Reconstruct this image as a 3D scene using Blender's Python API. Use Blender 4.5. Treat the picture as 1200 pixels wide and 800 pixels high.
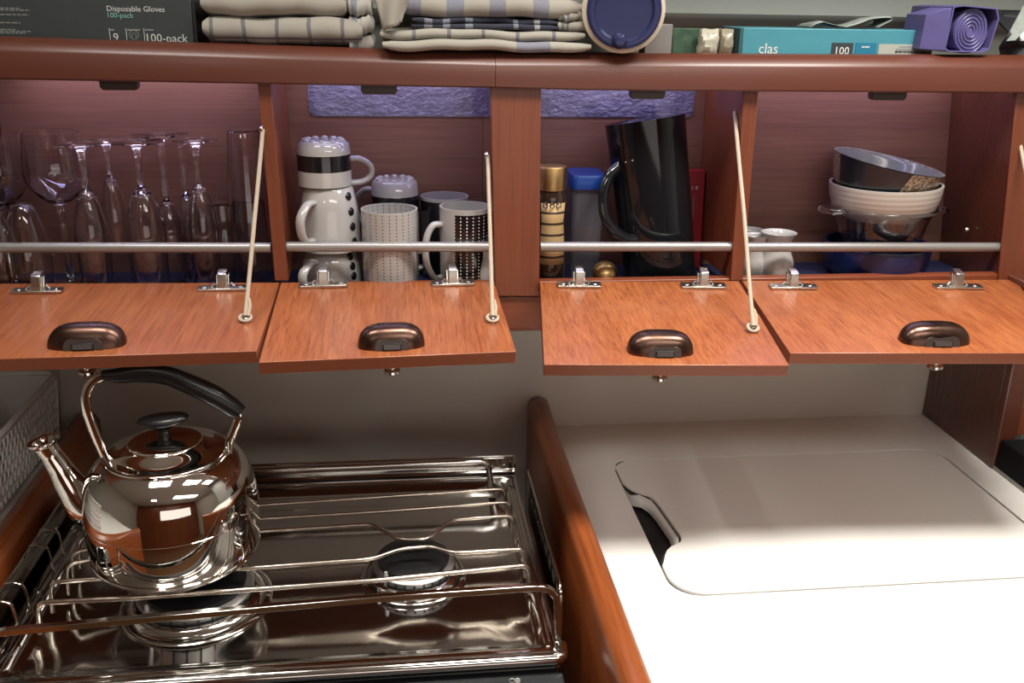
import bpy, bmesh, math, random
from mathutils import Vector, Matrix
random.seed(7)
PI = math.pi
for o in list(bpy.data.objects): bpy.data.objects.remove(o)
SC = bpy.context.scene
COL = SC.collection
# ------------------------------------------------------------------ camera
F = 1120.0; PITCH = 19.5; YAW = 7.0; ROLL = 1.0
CAM = Vector((0, -1.157, 1.505))
def cam_axes():
    p, y, r = map(math.radians, (PITCH, YAW, ROLL))
    f = Vector((math.sin(y)*math.cos(p), math.cos(y)*math.cos(p), -math.sin(p)))
    rt = Vector((math.cos(y), -math.sin(y), 0)); up = rt.cross(f)
    c, s = math.cos(r), math.sin(r)
    return c*rt + s*up, -s*rt + c*up, f
CR, CU, CF = cam_axes()
cd = bpy.data.cameras.new('camera'); cam = bpy.data.objects.new('camera', cd); COL.objects.link(cam)
cd.sensor_width = 36; cd.lens = F/1200*36; cd.clip_start = 0.02
M3 = Matrix((CR, CU, -CF)).transposed()
cam.matrix_world = Matrix.Translation(CAM) @ M3.to_4x4()
SC.camera = cam
# ------------------------------------------------------------------ world, lamps, exposure
w = bpy.data.worlds.new('world'); SC.world = w; w.use_nodes = True
w.node_tree.nodes['Background'].inputs[0].default_value = (0.8, 0.75, 0.7, 1)
w.node_tree.nodes['Background'].inputs[1].default_value = 0.05
SC.view_settings.view_transform = 'Standard'; SC.view_settings.look = 'None'
SC.view_settings.exposure = -0.12; SC.view_settings.gamma = 1.0
SC.view_settings.use_curve_mapping = False
def area(name, loc, rot, sx, sy, power, color, spread=180):
    l = bpy.data.lights.new(name, 'AREA'); l.shape = 'RECTANGLE'; l.size = sx; l.size_y = sy
    l.energy = power; l.color = color; l.spread = math.radians(spread)
    o = bpy.data.objects.new(name, l); COL.objects.link(o); o.location = loc; o.rotation_euler = rot
    return o
WARM = (1.0, 0.95, 0.88)
for X, pw in ((-0.36, 2.4), (0.16, 3.6), (0.66, 7.0)):
    area('galley_downlight', (X, -0.34, 1.965), (0, 0, 0), 0.30, 0.20, pw, WARM, 120)
area('cabin_lamp', (0.55, -1.30, 1.96), (0, 0, 0), 0.9, 0.25, 9.0, WARM)
area('cabin_lamp', (-0.5, -1.45, 1.96), (0, 0, 0), 0.15, 0.15, 1.5, WARM)
area('cabin_fill_light', (0.45, -2.24, 1.15), (math.radians(90), 0, 0), 1.5, 0.55, 3.6, (1.0, 0.95, 0.88))  # added soft fill from the camera side, no window stands there
LEDC = (0.70, 0.62, 1.0)
for x0, x1, pw in ((-0.47, -0.17, .34), (-0.13, 0.10, .22), (0.19, 0.40, .22), (0.45, 0.77, .36)):
    area('cabinet_led', ((x0+x1)/2, 0.110, 1.426), (math.radians(12), 0, 0), x1-x0, 0.012, pw*.55, (0.82, 0.72, 1.0))
    area('cabinet_led', ((x0+x1)/2, 0.035, 1.426), (0, 0, 0), x1-x0, 0.010, pw*.55, (0.52, 0.50, 1.0))
# ------------------------------------------------------------------ unprojection onto real planes
def ray(x, y): return CR*((x-600)/F) + CU*((400-y)/F) + CF
def on(ax, v, x, y):
    d = ray(x, y); t = (v-CAM[ax])/d[ax]; return CAM + d*t
def onX(x, y, v): return on(0, v, x, y)
def onY(x, y, v=0.0): return on(1, v, x, y)
def onZ(x, y, v): return on(2, v, x, y)
# ------------------------------------------------------------------ node materials
MATS = {}
def new_mat(name):
    m = bpy.data.materials.new(name); m.use_nodes = True
    nt = m.node_tree; return m, nt, nt.nodes['Principled BSDF']
def N(nt, kind, **kw):
    n = nt.nodes.new(kind)
    for k, v in kw.items(): setattr(n, k, v)
    return n
def mth(nt, op, a, b=None, c=None):
    n = nt.nodes.new('ShaderNodeMath'); n.operation = op
    for i, v in enumerate((a, b, c)):
        if v is None: continue
        if isinstance(v, (int, float)): n.inputs[i].default_value = v
        else: nt.links.new(v, n.inputs[i])
    return n.outputs[0]
def mixc(nt, fac, a, b):
    n = nt.nodes.new('ShaderNodeMix'); n.data_type = 'RGBA'
    for i, v in ((0, fac), (6, a), (7, b)):
        if isinstance(v, (int, float)): n.inputs[i].default_value = v
        elif isinstance(v, tuple): n.inputs[i].default_value = v if len(v) == 4 else v+(1,)
        else: nt.links.new(v, n.inputs[i])
    return n.outputs[2]
def noise(nt, vec, scale, detail=4, rough=0.55):
    n = nt.nodes.new('ShaderNodeTexNoise'); n.inputs['Scale'].default_value = scale
    n.inputs['Detail'].default_value = detail; n.inputs['Roughness'].default_value = rough
    nt.links.new(vec, n.inputs['Vector']); return n.outputs['Fac']
def mapping(nt, scale=(1, 1, 1), rot=(0, 0, 0)):
    tc = nt.nodes.new('ShaderNodeTexCoord'); mp = nt.nodes.new('ShaderNodeMapping')
    mp.inputs['Scale'].default_value = scale; mp.inputs['Rotation'].default_value = rot
    nt.links.new(tc.outputs['Object'], mp.inputs['Vector']); return mp.outputs[0]
def obj_xyz(nt):
    tc = nt.nodes.new('ShaderNodeTexCoord'); s = nt.nodes.new('ShaderNodeSeparateXYZ')
    nt.links.new(tc.outputs['Object'], s.inputs[0]); return s.outputs
def bump(nt, b, h, strength=0.2, dist=0.001):
    n = nt.nodes.new('ShaderNodeBump'); n.inputs['Strength'].default_value = strength
    n.inputs['Distance'].default_value = dist; nt.links.new(h, n.inputs['Height'])
    nt.links.new(n.outputs[0], b.inputs['Normal'])
def setp(b, col=None, rough=None, metal=None, spec=None, coat=None, trans=None, ior=None, sheen=None, coatr=None):
    if col is not None: b.inputs['Base Color'].default_value = tuple(col)+(1,)
    if rough is not None: b.inputs['Roughness'].default_value = rough
    if metal is not None: b.inputs['Metallic'].default_value = metal
    if spec is not None: b.inputs['Specular IOR Level'].default_value = spec
    if coat is not None: b.inputs['Coat Weight'].default_value = coat
    if coatr is not None: b.inputs['Coat Roughness'].default_value = coatr
    if trans is not None: b.inputs['Transmission Weight'].default_value = trans
    if ior is not None: b.inputs['IOR'].default_value = ior
    if sheen is not None: b.inputs['Sheen Weight'].default_value = sheen
def plain(name, col, rough=0.5, grain=0.06, gscale=60, bmp=0.0, **kw):
    if name in MATS: return MATS[name]
    m, nt, b = new_mat(name); setp(b, col, rough, **kw)
    v = mapping(nt); f = noise(nt, v, gscale)
    dark = tuple(c*(1-grain*2) for c in col); lite = tuple(min(1, c*(1+grain)) for c in col)
    nt.links.new(mixc(nt, f, dark, lite), b.inputs['Base Color'])
    if bmp: bump(nt, b, f, bmp)
    MATS[name] = m; return m
def wood(name, axis, base, dark, rough=0.38, coat=0.25, contrast=1.0, pores=True, sc=1.0):
    if name in MATS: return MATS[name]
    m, nt, b = new_mat(name); setp(b, base, rough, coat=coat, coatr=0.22)
    s = [150*sc]*3; s[axis] = 7
    f1 = noise(nt, mapping(nt, tuple(s)), 1.0, 5, 0.6)
    s2 = [560, 560, 560]; s2[axis] = 6
    f2 = noise(nt, mapping(nt, tuple(s2)), 1.0, 3, 0.6)
    s3 = [14, 14, 14]; s3[axis] = 1.2
    f3 = noise(nt, mapping(nt, tuple(s3)), 1.0, 2, 0.5)
    a = mth(nt, 'MULTIPLY_ADD', mth(nt, 'SUBTRACT', f1, 0.5), 1.5*contrast, 0.5)
    a = mth(nt, 'MULTIPLY_ADD', mth(nt, 'SUBTRACT', f3, 0.5), 0.9*contrast, a)
    n = nt.nodes.new('ShaderNodeClamp'); nt.links.new(a, n.inputs[0]); a = n.outputs[0]
    c = mixc(nt, a, dark, base)
    if pores:
        p = mth(nt, 'GREATER_THAN', f2, 0.59)
        c = mixc(nt, mth(nt, 'MULTIPLY', p, 0.38*contrast), c, tuple(x*0.45 for x in dark))
    nt.links.new(c, b.inputs['Base Color'])
    bump(nt, b, f2, 0.08, 0.0005)
    MATS[name] = m; return m
WB = (0.42, 0.140, 0.048); WD = (0.20, 0.046, 0.014)
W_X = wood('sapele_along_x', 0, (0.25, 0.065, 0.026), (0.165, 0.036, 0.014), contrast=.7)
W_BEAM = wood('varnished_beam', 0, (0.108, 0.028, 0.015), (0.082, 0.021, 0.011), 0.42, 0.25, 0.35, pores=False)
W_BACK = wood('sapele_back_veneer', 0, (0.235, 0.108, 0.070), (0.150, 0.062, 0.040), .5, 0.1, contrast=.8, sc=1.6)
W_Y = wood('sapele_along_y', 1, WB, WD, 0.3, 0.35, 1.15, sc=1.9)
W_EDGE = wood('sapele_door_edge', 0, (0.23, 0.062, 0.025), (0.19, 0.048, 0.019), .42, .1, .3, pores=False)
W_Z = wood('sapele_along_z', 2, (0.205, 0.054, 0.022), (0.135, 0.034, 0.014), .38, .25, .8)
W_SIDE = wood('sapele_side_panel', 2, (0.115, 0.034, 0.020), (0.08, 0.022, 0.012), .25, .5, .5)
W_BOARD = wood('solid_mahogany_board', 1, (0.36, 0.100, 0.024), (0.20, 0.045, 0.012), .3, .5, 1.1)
CREAM = plain('cream_laminate', (0.66, 0.615, 0.55), 0.42, 0.015, 8)
COUNT = plain('white_laminate', (0.86, 0.845, 0.80), 0.38, 0.01, 8)
HULL = plain('grey_hull_lining', (0.20, 0.22, 0.20), 0.6, 0.03, 12)
BLACK = plain('matte_black', (0.012, 0.012, 0.014), 0.5)
BLACKG = plain('gloss_black', (0.008, 0.009, 0.011), 0.07)
DKBLUE = plain('blue_anti_slip_mat', (0.008, 0.012, 0.045), 0.6, 0.2, 300, 0.4)
SEAM = plain('dark_seam', (0.03, 0.025, 0.02), 0.7)
def metal(name, col, rough, streak=None):
    if name in MATS: return MATS[name]
    m, nt, b = new_mat(name); setp(b, col, rough, 1.0)
    f = noise(nt, mapping(nt, streak or (30, 30, 30)), 1.0, 4)
    r = mth(nt, 'MULTIPLY_ADD', f, rough*1.1, rough*0.45); nt.links.new(r, b.inputs['Roughness'])
    nt.links.new(mixc(nt, f, tuple(c*.86 for c in col), col), b.inputs['Base Color'])
    MATS[name] = m; return m
STEEL = metal('polished_steel', (0.60, 0.585, 0.56), 0.10)
TRAYM = metal('tray_steel', (0.66, 0.645, 0.62), 0.09, (6, 40, 20))
RODM = metal('rod_steel', (0.62, 0.55, 0.47), 0.22, (90, 90, 90))
CHROME = metal('kettle_chrome', (0.78, 0.75, 0.71), 0.04)
NICKEL = metal('nickel', (0.62, 0.60, 0.55), 0.28)
ALU = plain('satin_aluminium', (0.34, 0.325, 0.31), 0.36, .02, 20, metal=.6)
BRONZE = metal('bronze_latch', (0.15, 0.085, 0.065), 0.30)
DBRONZE = plain('dark_latch_face', (0.045, 0.03, 0.026), .4)
GOLD = metal('gold_cap', (0.55, 0.36, 0.16), 0.36)
BURNAL = metal('burner_aluminium', (0.50, 0.50, 0.49), 0.36)
CERAM = plain('white_glaze', (0.39, 0.38, 0.365), 0.12, 0.01, 10, coat=.5)
ROPE = plain('beige_cord', (0.52, 0.43, 0.32), 0.8, 0.25, 900, 0.6)
CAPM = plain('burner_cap_enamel', (0.010, 0.010, 0.011), 0.32, spec=.3)
KBLACK = plain('bakelite_black', (0.012, 0.012, 0.013), 0.3, 0.1, 200)
WPLAS = plain('white_plastic', (0.80, 0.78, 0.74), .4)
def glass(name, col=(1, 1, 1), rough=0.0, ior=1.48):
    m, nt, b = new_mat(name); setp(b, col, rough, trans=1.0, ior=ior)
    return m
GLASS = glass('clear_glass', (0.97, 0.97, 1.0))
def emis(name, col, s):
    m, nt, b = new_mat(name); setp(b, (0, 0, 0)); b.inputs['Emission Color'].default_value = tuple(col)+(1,)
    b.inputs['Emission Strength'].default_value = s; return m
# ------------------------------------------------------------------ mesh helpers
def NB(): return bmesh.new()
def finish(bm, ang=38):
    bmesh.ops.recalc_face_normals(bm, faces=bm.faces[:])
    a = math.radians(ang)
    for f in bm.faces: f.smooth = True
    for e in bm.edges:
        if len(e.link_faces) == 2:
            if e.calc_face_angle(0) > a: e.smooth = False
        else: e.smooth = True
def wpos(o):
    p = Vector((0, 0, 0))
    while o is not None: p += o.location; o = o.parent
    return p
def part(name, bm, mat, parent=None, bevel=0, solid=0, ang=38, seg=2, sub=0, local=False):
    """links one mesh; geometry is given in world coordinates (or in the parent's, local=True)"""
    finish(bm, ang)
    if parent is not None and not local:
        bmesh.ops.translate(bm, verts=bm.verts[:], vec=-wpos(parent))
    me = bpy.data.meshes.new(name); bm.to_mesh(me); bm.free()
    o = bpy.data.objects.new(name, me); COL.objects.link(o)
    for m in (mat if isinstance(mat, (list, tuple)) else [mat]): me.materials.append(m)
    if parent is not None: o.parent = parent
    if solid:
        md = o.modifiers.new('s', 'SOLIDIFY'); md.thickness = solid; md.offset = -1
    if sub:
        md = o.modifiers.new('u', 'SUBSURF'); md.levels = sub; md.render_levels = sub
    if bevel:
        md = o.modifiers.new('b', 'BEVEL'); md.width = bevel; md.segments = seg; md.limit_method = 'ANGLE'
        md.angle_limit = math.radians(35)
    return o
def tag(o, label=None, cat=None, group=None, kind=None):
    if label: o['label'] = label
    if cat: o['category'] = cat
    if group: o['group'] = group
    if kind: o['kind'] = kind
    return o
def thing(name, label, cat, loc=(0, 0, 0), group=None):
    o = bpy.data.objects.new(name, None); COL.objects.link(o); o.location = loc; o.empty_display_size = .02
    return tag(o, label, cat, group)
def box(bm, x0, x1, y0, y1, z0, z1):
    vs = [bm.verts.new(p) for p in ((x0,y0,z0),(x1,y0,z0),(x1,y1,z0),(x0,y1,z0),(x0,y0,z1),(x1,y0,z1),(x1,y1,z1),(x0,y1,z1))]
    for q in ((0,3,2,1),(4,5,6,7),(0,1,5,4),(1,2,6,5),(2,3,7,6),(3,0,4,7)): bm.faces.new([vs[i] for i in q])
    return vs
def loft(bm, rings, closed=True, cap=True):
    """rings: lists of points of equal length"""
    R = [[bm.verts.new(p) for p in r] for r in rings]; n = len(R[0])
    for a, b in zip(R, R[1:]):
        for i in range(n if closed else n-1):
            j = (i+1) % n; bm.faces.new((a[i], a[j], b[j], b[i]))
    if cap and closed:
        bm.faces.new(R[0][::-1]); bm.faces.new(R[-1])
    return R
def prism(bm, pts, off):
    off = Vector(off); loft(bm, [[Vector(p) for p in pts], [Vector(p)+off for p in pts]])
def lathe(bm, prof, n=32, c=(0, 0, 0), a0=0.0, a1=2*PI, mtx=None):
    full = abs(a1-a0-2*PI) < 1e-6; c = Vector(c); rows = []
    T = (lambda p: (mtx @ Vector(p)) + c) if mtx else (lambda p: Vector(p)+c)
    k = n if full else n+1
    for r, z in prof:
        if r < 1e-7: rows.append([bm.verts.new(T((0, 0, z)))]*k)
        else: rows.append([bm.verts.new(T((r*math.cos(a0+(a1-a0)*i/n), r*math.sin(a0+(a1-a0)*i/n), z))) for i in range(k)])
    for a, b in zip(rows, rows[1:]):
        for i in range(n):
            j = (i+1) % k
            vs = []
            for v in (a[i], a[j], b[j], b[i]):
                if v not in vs: vs.append(v)
            if len(vs) > 2:
                try: bm.faces.new(vs)
                except ValueError: pass
def smooth_path(pts, radii=None, k=6):
    """Catmull-Rom through pts"""
    P = [Vector(p) for p in pts]; out = []; rr = []
    if radii is None: radii = [None]*len(P)
    for i in range(len(P)-1):
        p0 = P[i-1] if i else P[i]*2-P[i+1]; p1 = P[i]; p2 = P[i+1]; p3 = P[i+2] if i+2 < len(P) else P[i+1]*2-P[i]
        for s in range(k):
            t = s/k
            out.append(0.5*((2*p1)+(-p0+p2)*t+(2*p0-5*p1+4*p2-p3)*t*t+(-p0+3*p1-3*p2+p3)*t**3))
            if radii[i] is not None:
                a, b = radii[i], radii[i+1]
                rr.append(tuple(u*(1-t)+v*t for u, v in zip(a, b)) if isinstance(a, tuple) else a*(1-t)+b*t)
    out.append(P[-1]); rr.append(radii[-1])
    return out, (rr if radii[0] is not None else None)
def tube(bm, pts, r, n=8, cap=True, closed=False, up=None, power=1.0):
    """r: number, list of numbers or list of (ru, rv)"""
    P = [Vector(p) for p in pts]; m = len(P); rings = []; nrm = None
    for i in range(m):
        if closed: t = (P[(i+1) % m]-P[i-1]).normalized()
        else: t = (P[min(i+1, m-1)]-P[max(i-1, 0)]).normalized()
        if nrm is None or up is not None:
            ref = Vector(up) if up is not None else (Vector((0, 0, 1)) if abs(t.z) < 0.9 else Vector((1, 0, 0)))
            u = t.cross(ref).normalized()
        else:
            u = (nrm - t*nrm.dot(t)).normalized()
        nrm = u; v = u.cross(t)
        q = r[i] if isinstance(r, (list, tuple)) else r
        ru, rv = q if isinstance(q, tuple) else (q, q)
        ring = []
        for k in range(n):
            c, s = math.cos(2*PI*(k+.5)/n), math.sin(2*PI*(k+.5)/n)
            c = math.copysign(abs(c)**power, c); s = math.copysign(abs(s)**power, s)
            ring.append(P[i]+u*(c*ru)+v*(s*rv))
        rings.append(ring)
    if closed: rings.append(rings[0])
    R = [[bm.verts.new(p) for p in rg] for rg in (rings[:-1] if closed else rings)]
    if closed: R.append(R[0])
    for a, b in zip(R, R[1:]):
        for i in range(n):
            j = (i+1) % n; bm.faces.new((a[i], a[j], b[j], b[i]))
    if cap and not closed: bm.faces.new(R[0][::-1]); bm.faces.new(R[-1])
def arc_corner(path, rad, k=4):
    """round the inner corners of a polyline"""
    P = [Vector(p) for p in path]; out = [P[0]]
    for a, b, c in zip(P, P[1:], P[2:]):
        d1 = (a-b); d2 = (c-b); r = min(rad, d1.length*.45, d2.length*.45)
        s = b+d1.normalized()*r; e = b+d2.normalized()*r
        for i in range(k+1):
            t = i/k; out.append(s*(1-t)**2 + b*2*t*(1-t) + e*t*t)
    out.append(P[-1]); return out
def rrect(x0, x1, y0, y1, r, z, n=6):
    out = []
    for cx, cy, a in ((x1-r, y1-r, 0), (x0+r, y1-r, 90), (x0+r, y0+r, 180), (x1-r, y0+r, 270)):
        for i in range(n+1):
            t = math.radians(a+90*i/n); out.append(Vector((cx+r*math.cos(t), cy+r*math.sin(t), z)))
    return out
FONT = None
def text(body, size, loc, rot, mat, parent, name='lettering', depth=0.0002, align='LEFT', xs=1.0):
    cu = bpy.data.curves.new(name, 'FONT'); cu.body = body; cu.size = size; cu.extrude = depth
    cu.align_x = align; cu.resolution_u = 2
    t = bpy.data.objects.new(name, cu); COL.objects.link(t)
    dg = bpy.context.evaluated_depsgraph_get(); me = bpy.data.meshes.new_from_object(t.evaluated_get(dg))
    bpy.data.objects.remove(t); bpy.data.curves.remove(cu)
    me.transform(Matrix.Translation(Vector(loc)-wpos(parent)) @ rot.to_4x4() @ Matrix.Diagonal((xs, 1, 1, 1)))
    me.materials.clear(); me.materials.append(mat); me.name = name
    o = bpy.data.objects.new(name, me); COL.objects.link(o); o.parent = parent; return o
FACE = Matrix.Rotation(PI/2, 3, 'X')       # text standing upright, read from -Y
def copy_tree(root, loc=None, rot=None, label=None, group=None):
    def rec(o, par):
        c = o.copy(); COL.objects.link(c); c.parent = par
        for ch in list(o.children): rec(ch, c)
        return c
    r = rec(root, None)
    if loc is not None: r.location = loc
    if rot is not None: r.rotation_euler = rot
    if label: r['label'] = label
    if group: r['group'] = group
    return r
def struct(name, bm, mat, **kw):
    return tag(part(name, bm, mat, **kw), kind='structure')
# ================================================================== SETTING
CZ = 0.905            # worktop height
WY = 0.14             # wall behind worktop and stove
XR = 0.812            # right end of the galley
bm = NB(); box(bm, -1.5, 1.8, -2.3, 0.5, -0.05, 0.0); struct('floor', bm, plain('teak_floor', (0.20, 0.10, 0.045), .4))
bm = NB(); box(bm, -1.5, 1.8, -2.3, 0.5, 2.0, 2.05); struct('ceiling', bm, plain('cream_headliner', (0.74, 0.70, 0.64), .7))
bm = NB(); box(bm, -0.70, 0.95, WY, WY+.02, 0.0, 1.104); struct('wall_back', bm, CREAM)
# hull lining behind the open shelf: upright below, lip added to shade it, leaning back above
bm = NB(); pr = [(0.162, 1.436), (0.161, 1.468), (0.155, 1.480), (0.143, 1.488), (0.139, 1.496), (0.150, 1.512), (0.18, 1.535), (0.23, 1.6), (0.20, 2.0)]
loft(bm, [[Vector((x, y, z)) for y, z in pr] + [Vector((x, 0.27, 2.0)), Vector((x, 0.27, 1.436))] for x in (-1.5, 1.8)])
struct('wall_hull', bm, HULL)
bm = NB(); box(bm, -1.55, -1.5, -2.3, 0.5, 0, 2.0); struct('wall_left', bm, plain('cream_wall', (0.62, 0.58, 0.51), .6))
bm = NB(); box(bm, 1.75, 1.8, -2.3, 0.5, 0, 2.0); struct('wall_right', bm, MATS['cream_wall'])
bm = NB(); box(bm, -1.5, 1.8, -2.35, -2.3, 0, 2.0); struct('wall_front', bm, wood('cabin_panelling', 2, (0.34, 0.105, 0.037), (0.2, 0.05, 0.018), .4, .2))
bm = NB(); box(bm, 0.99, 1.01, -0.6, 0.14, 0.0, 2.0); struct('trim_1', bm, plain('grey_panel', (0.30, 0.30, 0.28), .6))
# worktop with an opening for the fridge lid
LZ = CZ
lid_out = [(718, 552), (722, 543), (740, 539), (820, 535.5), (960, 530.5), (1040, 527), (1062, 527.5), (1083, 532), (1098, 538.5), (1130, 560), (1200, 608.5), (1290, 671)]
LP = [onZ(x, y, LZ) for x, y in lid_out]
fx0, fx1, fy0, fy1 = 0.287, 0.766, -0.306, 0.0195
def lid_outline(g=0.0, z=LZ):
    """rounded rectangle with the finger notch on its left side"""
    x0, x1, y0, y1 = fx0+g, fx1-g, fy0+g, fy1-g; r = .034
    P = []
    for cx, cy, a in ((x1-r, y0+r, 270), (x1-r, y1-r, 0)):
        for i in range(9):
            t = math.radians(a+90*i/8); P.append(Vector((cx+r*math.cos(t), cy+r*math.sin(t), z)))
    for i in range(9):
        t = math.radians(90+90*i/8); rr = .018; P.append(Vector((x0+rr+rr*math.cos(t), y1-rr+rr*math.sin(t), z)))
    notch = [(0, -.064), (.002, -.074), (.006, -.083), (.0155, -.093), (.024, -.100), (.0285, -.110), (.031, -.128), (.0372, -.200), (.0365, -.209), (.0335, -.216), (.028, -.2205), (.0195, -.225), (.012, -.233), (.007, -.243), (.002, -.256), (0, -.264)]
    for dx, dy in notch: P.append(Vector((x0+dx+(g if 0 < dx else 0), fy1+dy, z)))
    r = .040
    for i in range(9):
        t = math.radians(180+90*i/8); P.append(Vector((x0+r+r*math.cos(t), y0+r+r*math.sin(t), z)))
    return P
bm = NB()
outer = rrect(fx0-.0012, fx1+.0012, fy0-.0012, fy1+.0012, .035, LZ, 8)
big = rrect(0.216, 0.9, -0.60, WY, .0005, LZ, 8)
loft(bm, [[v+Vector((0, 0, -.03)) for v in outer], outer, big, [v+Vector((0, 0, -.03)) for v in big]], cap=False)
wt = thing('worktop', 'white laminate worktop to the right of the stove, brightly lit in front', 'worktop', (.55, -.2, LZ-.03)); part('laminate_top', bm, COUNT, wt, ang=30)
lid = thing('fridge_lid', 'white lid with a finger notch set flush into the worktop', 'lid', (0.5, -0.17, LZ-.03))
bm = NB(); P = lid_outline(0.0018); loft(bm, [[v+Vector((0, 0, -.018)) for v in P], [v+Vector((0, 0, -.0008)) for v in P], [Vector(((v.x-.5)*.998+.5, (v.y+.17)*.998-.17, LZ)) for v in P]])
part('panel', bm, COUNT, lid)
bm = NB(); P = lid_outline(.0004); loft(bm, [[v+Vector((0, 0, -.016)) for v in P], [v+Vector((0, 0, -.0032)) for v in P]])
part('rim_seal', bm, SEAM, lid)
# the notch: a sloping pale shelf in the lid and the dark well beneath
well = wt
bm = NB(); x0 = fx0
loft(bm, [[Vector((x0+.0005, fy1-.062, LZ-.018)), Vector((x0+.041, fy1-.062, LZ-.018)), Vector((x0+.041, fy1-.262, LZ-.018)), Vector((x0+.0005, fy1-.262, LZ-.018))],
          [Vector((x0+.0005, fy1-.062, LZ-.05)), Vector((x0+.041, fy1-.062, LZ-.05)), Vector((x0+.041, fy1-.262, LZ-.05)), Vector((x0+.0005, fy1-.262, LZ-.05))]])
part('finger_well', bm, BLACK, well)
bm = NB()
nt_ = [(0, -.064), (.0155, -.093), (.0285, -.110), (.031, -.128), (.0372, -.200), (.0335, -.216)]
inn = [(-.0, -.100), (.0155, -.108), (.022, -.122), (.0255, -.140), (.030, -.190), (.029, -.206)]
A = [bm.verts.new((x0+a+.0012, fy1+b, LZ-.003)) for a, b in nt_]; B = [bm.verts.new((x0+a+.0012, fy1+b, LZ-.014)) for a, b in inn]
for i in range(5): bm.faces.new((A[i], A[i+1], B[i+1], B[i]))
part('sloping_lip', bm, COUNT, lid, solid=.001)
# timber end panel right of the worktop
ep = thing('end_panel', 'dark reddish wooden end panel standing at the right end of the worktop', 'panel', (XR, 0.05, CZ))
bm = NB(); box(bm, XR, XR+.024, -0.035, WY-.001, CZ+.0004, 1.172); part('panel', bm, W_SIDE, ep, bevel=.002)
bm = NB(); box(bm, XR-.001, XR+.026, -0.050, -0.0355, CZ+.001, 1.172); part('edge_post', bm, W_SIDE, ep, bevel=.002)
bm = NB(); box(bm, XR+.0245, XR+.045, -0.050, -0.030, CZ+.05, 1.172); part('outer_trim', bm, W_Z, ep, bevel=.002)
sb = thing('sliding_track', 'black track box with a steel bracket at the right edge of the worktop', 'track', (XR+.03, -.1, CZ))
bm = NB(); box(bm, XR+.002, XR+.12, -0.150, -0.052, CZ+.006, CZ+.046); part('track_box', bm, plain('track_black', (.006, .006, .007), .7, spec=.15), sb, bevel=.002)
bm = NB(); box(bm, XR+.001, XR+.1, -0.158, -0.045, CZ+.0005, CZ+.0055); part('base_strip', bm, ALU, sb, bevel=.001)
bm = NB(); box(bm, XR+.000, XR+.004, -0.178, -0.150, CZ+.0005, CZ+.040); box(bm, XR, XR+.03, -0.178, -0.150, CZ+.0365, CZ+.040)
lathe(bm, [(0, -.0), (.005, 0), (.0045, .002), (0, .003)], 12, (XR, -.164, CZ+.022), mtx=Matrix.Rotation(-PI/2, 3, 'Y'))
part('steel_bracket', bm, NICKEL, sb, bevel=.0006)
# upright boards either side of the stove
def upright_board(x0, x1, label, ztop=.947):
    o = NB(); w = x1-x0; r = w*.42
    ring = lambda y, top, sh=0: [Vector((x0, y, .70)), Vector((x0, y, top-r)), Vector((x0+r*.3, y, top-r*.32)), Vector((x0+r*.95, y, top)), Vector((x1-r*.95, y, top)),
                          Vector((x1-r*.3, y, top-r*.32)), Vector((x1, y, top-r)), Vector((x1, y, .70))]
    loft(o, [ring(y, t) for y, t in ((WY-.002, ztop+.006), (WY-.012, ztop+.010), (WY-.03, ztop+.008), (.05, ztop+.002), (-.1, ztop), (-.3, ztop), (-.62, ztop))])
    return tag(part('wooden_divider', o, W_BOARD, ang=50), label, 'divider board')
upright_board(0.184, 0.2155, 'orange-brown varnished upright board between the stove and the white worktop')
upright_board(-0.458, -0.4265, 'dark reddish upright board left of the stove, beside the white basket')
bm = NB(); box(bm, -1.2, -0.4585, -0.6, WY-.001, .88, .925); tag(part('side_worktop', bm, COUNT), 'narrow worktop at far left beneath the perforated basket', 'worktop')
# stove recess
bm = NB(); box(bm, -0.426, 0.183, -0.62, WY-.001, .66, .70); struct('trim_2', bm, BLACK)
# lower cupboard fronts that the chrome mirrors
for (a, b_, nm) in ((-1.45, -0.45, 'left'), (0.2, 1.74, 'right')):
    bm = NB(); box(bm, a, b_, -0.60, -0.58, 0.05, .86); tag(part('base_cupboard_front', bm, W_Z), 'wooden cupboard front below the %s side of the worktop' % nm, 'cupboard')
# ================================================================== UPPER CABINETS
SH = 1.445            # open shelf surface
FLZ = 1.153           # floor inside the cabinets
def zb(x): return 1.411+.0099*(.1115-x) if x < .13 else 1.4092
def ztp(x): return 1.4497+.0203*(.116-x) if x < .116 else 1.4497+.0062*(x-.116)
cabL = thing('wall_cabinet', 'left pair of open wooden lockers holding glasses and mugs', 'cabinet', (-0.19, 0.07, 1.11))
cabR = thing('wall_cabinet', 'right pair of open wooden lockers holding flask and bowls', 'cabinet', (0.46, 0.07, 1.11))
def beam(x0, x1, cab, lift=0):
    b = NB(); rings = []
    for i in range(9):
        x = x0+(x1-x0)*i/8; a = zb(x); t = ztp(x)
        rings.append([Vector((x, y-lift, z)) for y, z in ((-.014, a+.002), (-.012, a), (.012, a), (.014, a+.004), (.014, t-.002), (.012, t), (.006, t+.0005), (-.002, t-.002), (-.009, t-.0075), (-.0125, t-.012), (-.014, t-.015))])
    loft(b, rings); part('front_beam', b, W_BEAM, cab, ang=30)
beam(-0.60, 0.1155, cabL); beam(0.1160, 0.96, cabR, .0008)
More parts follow.
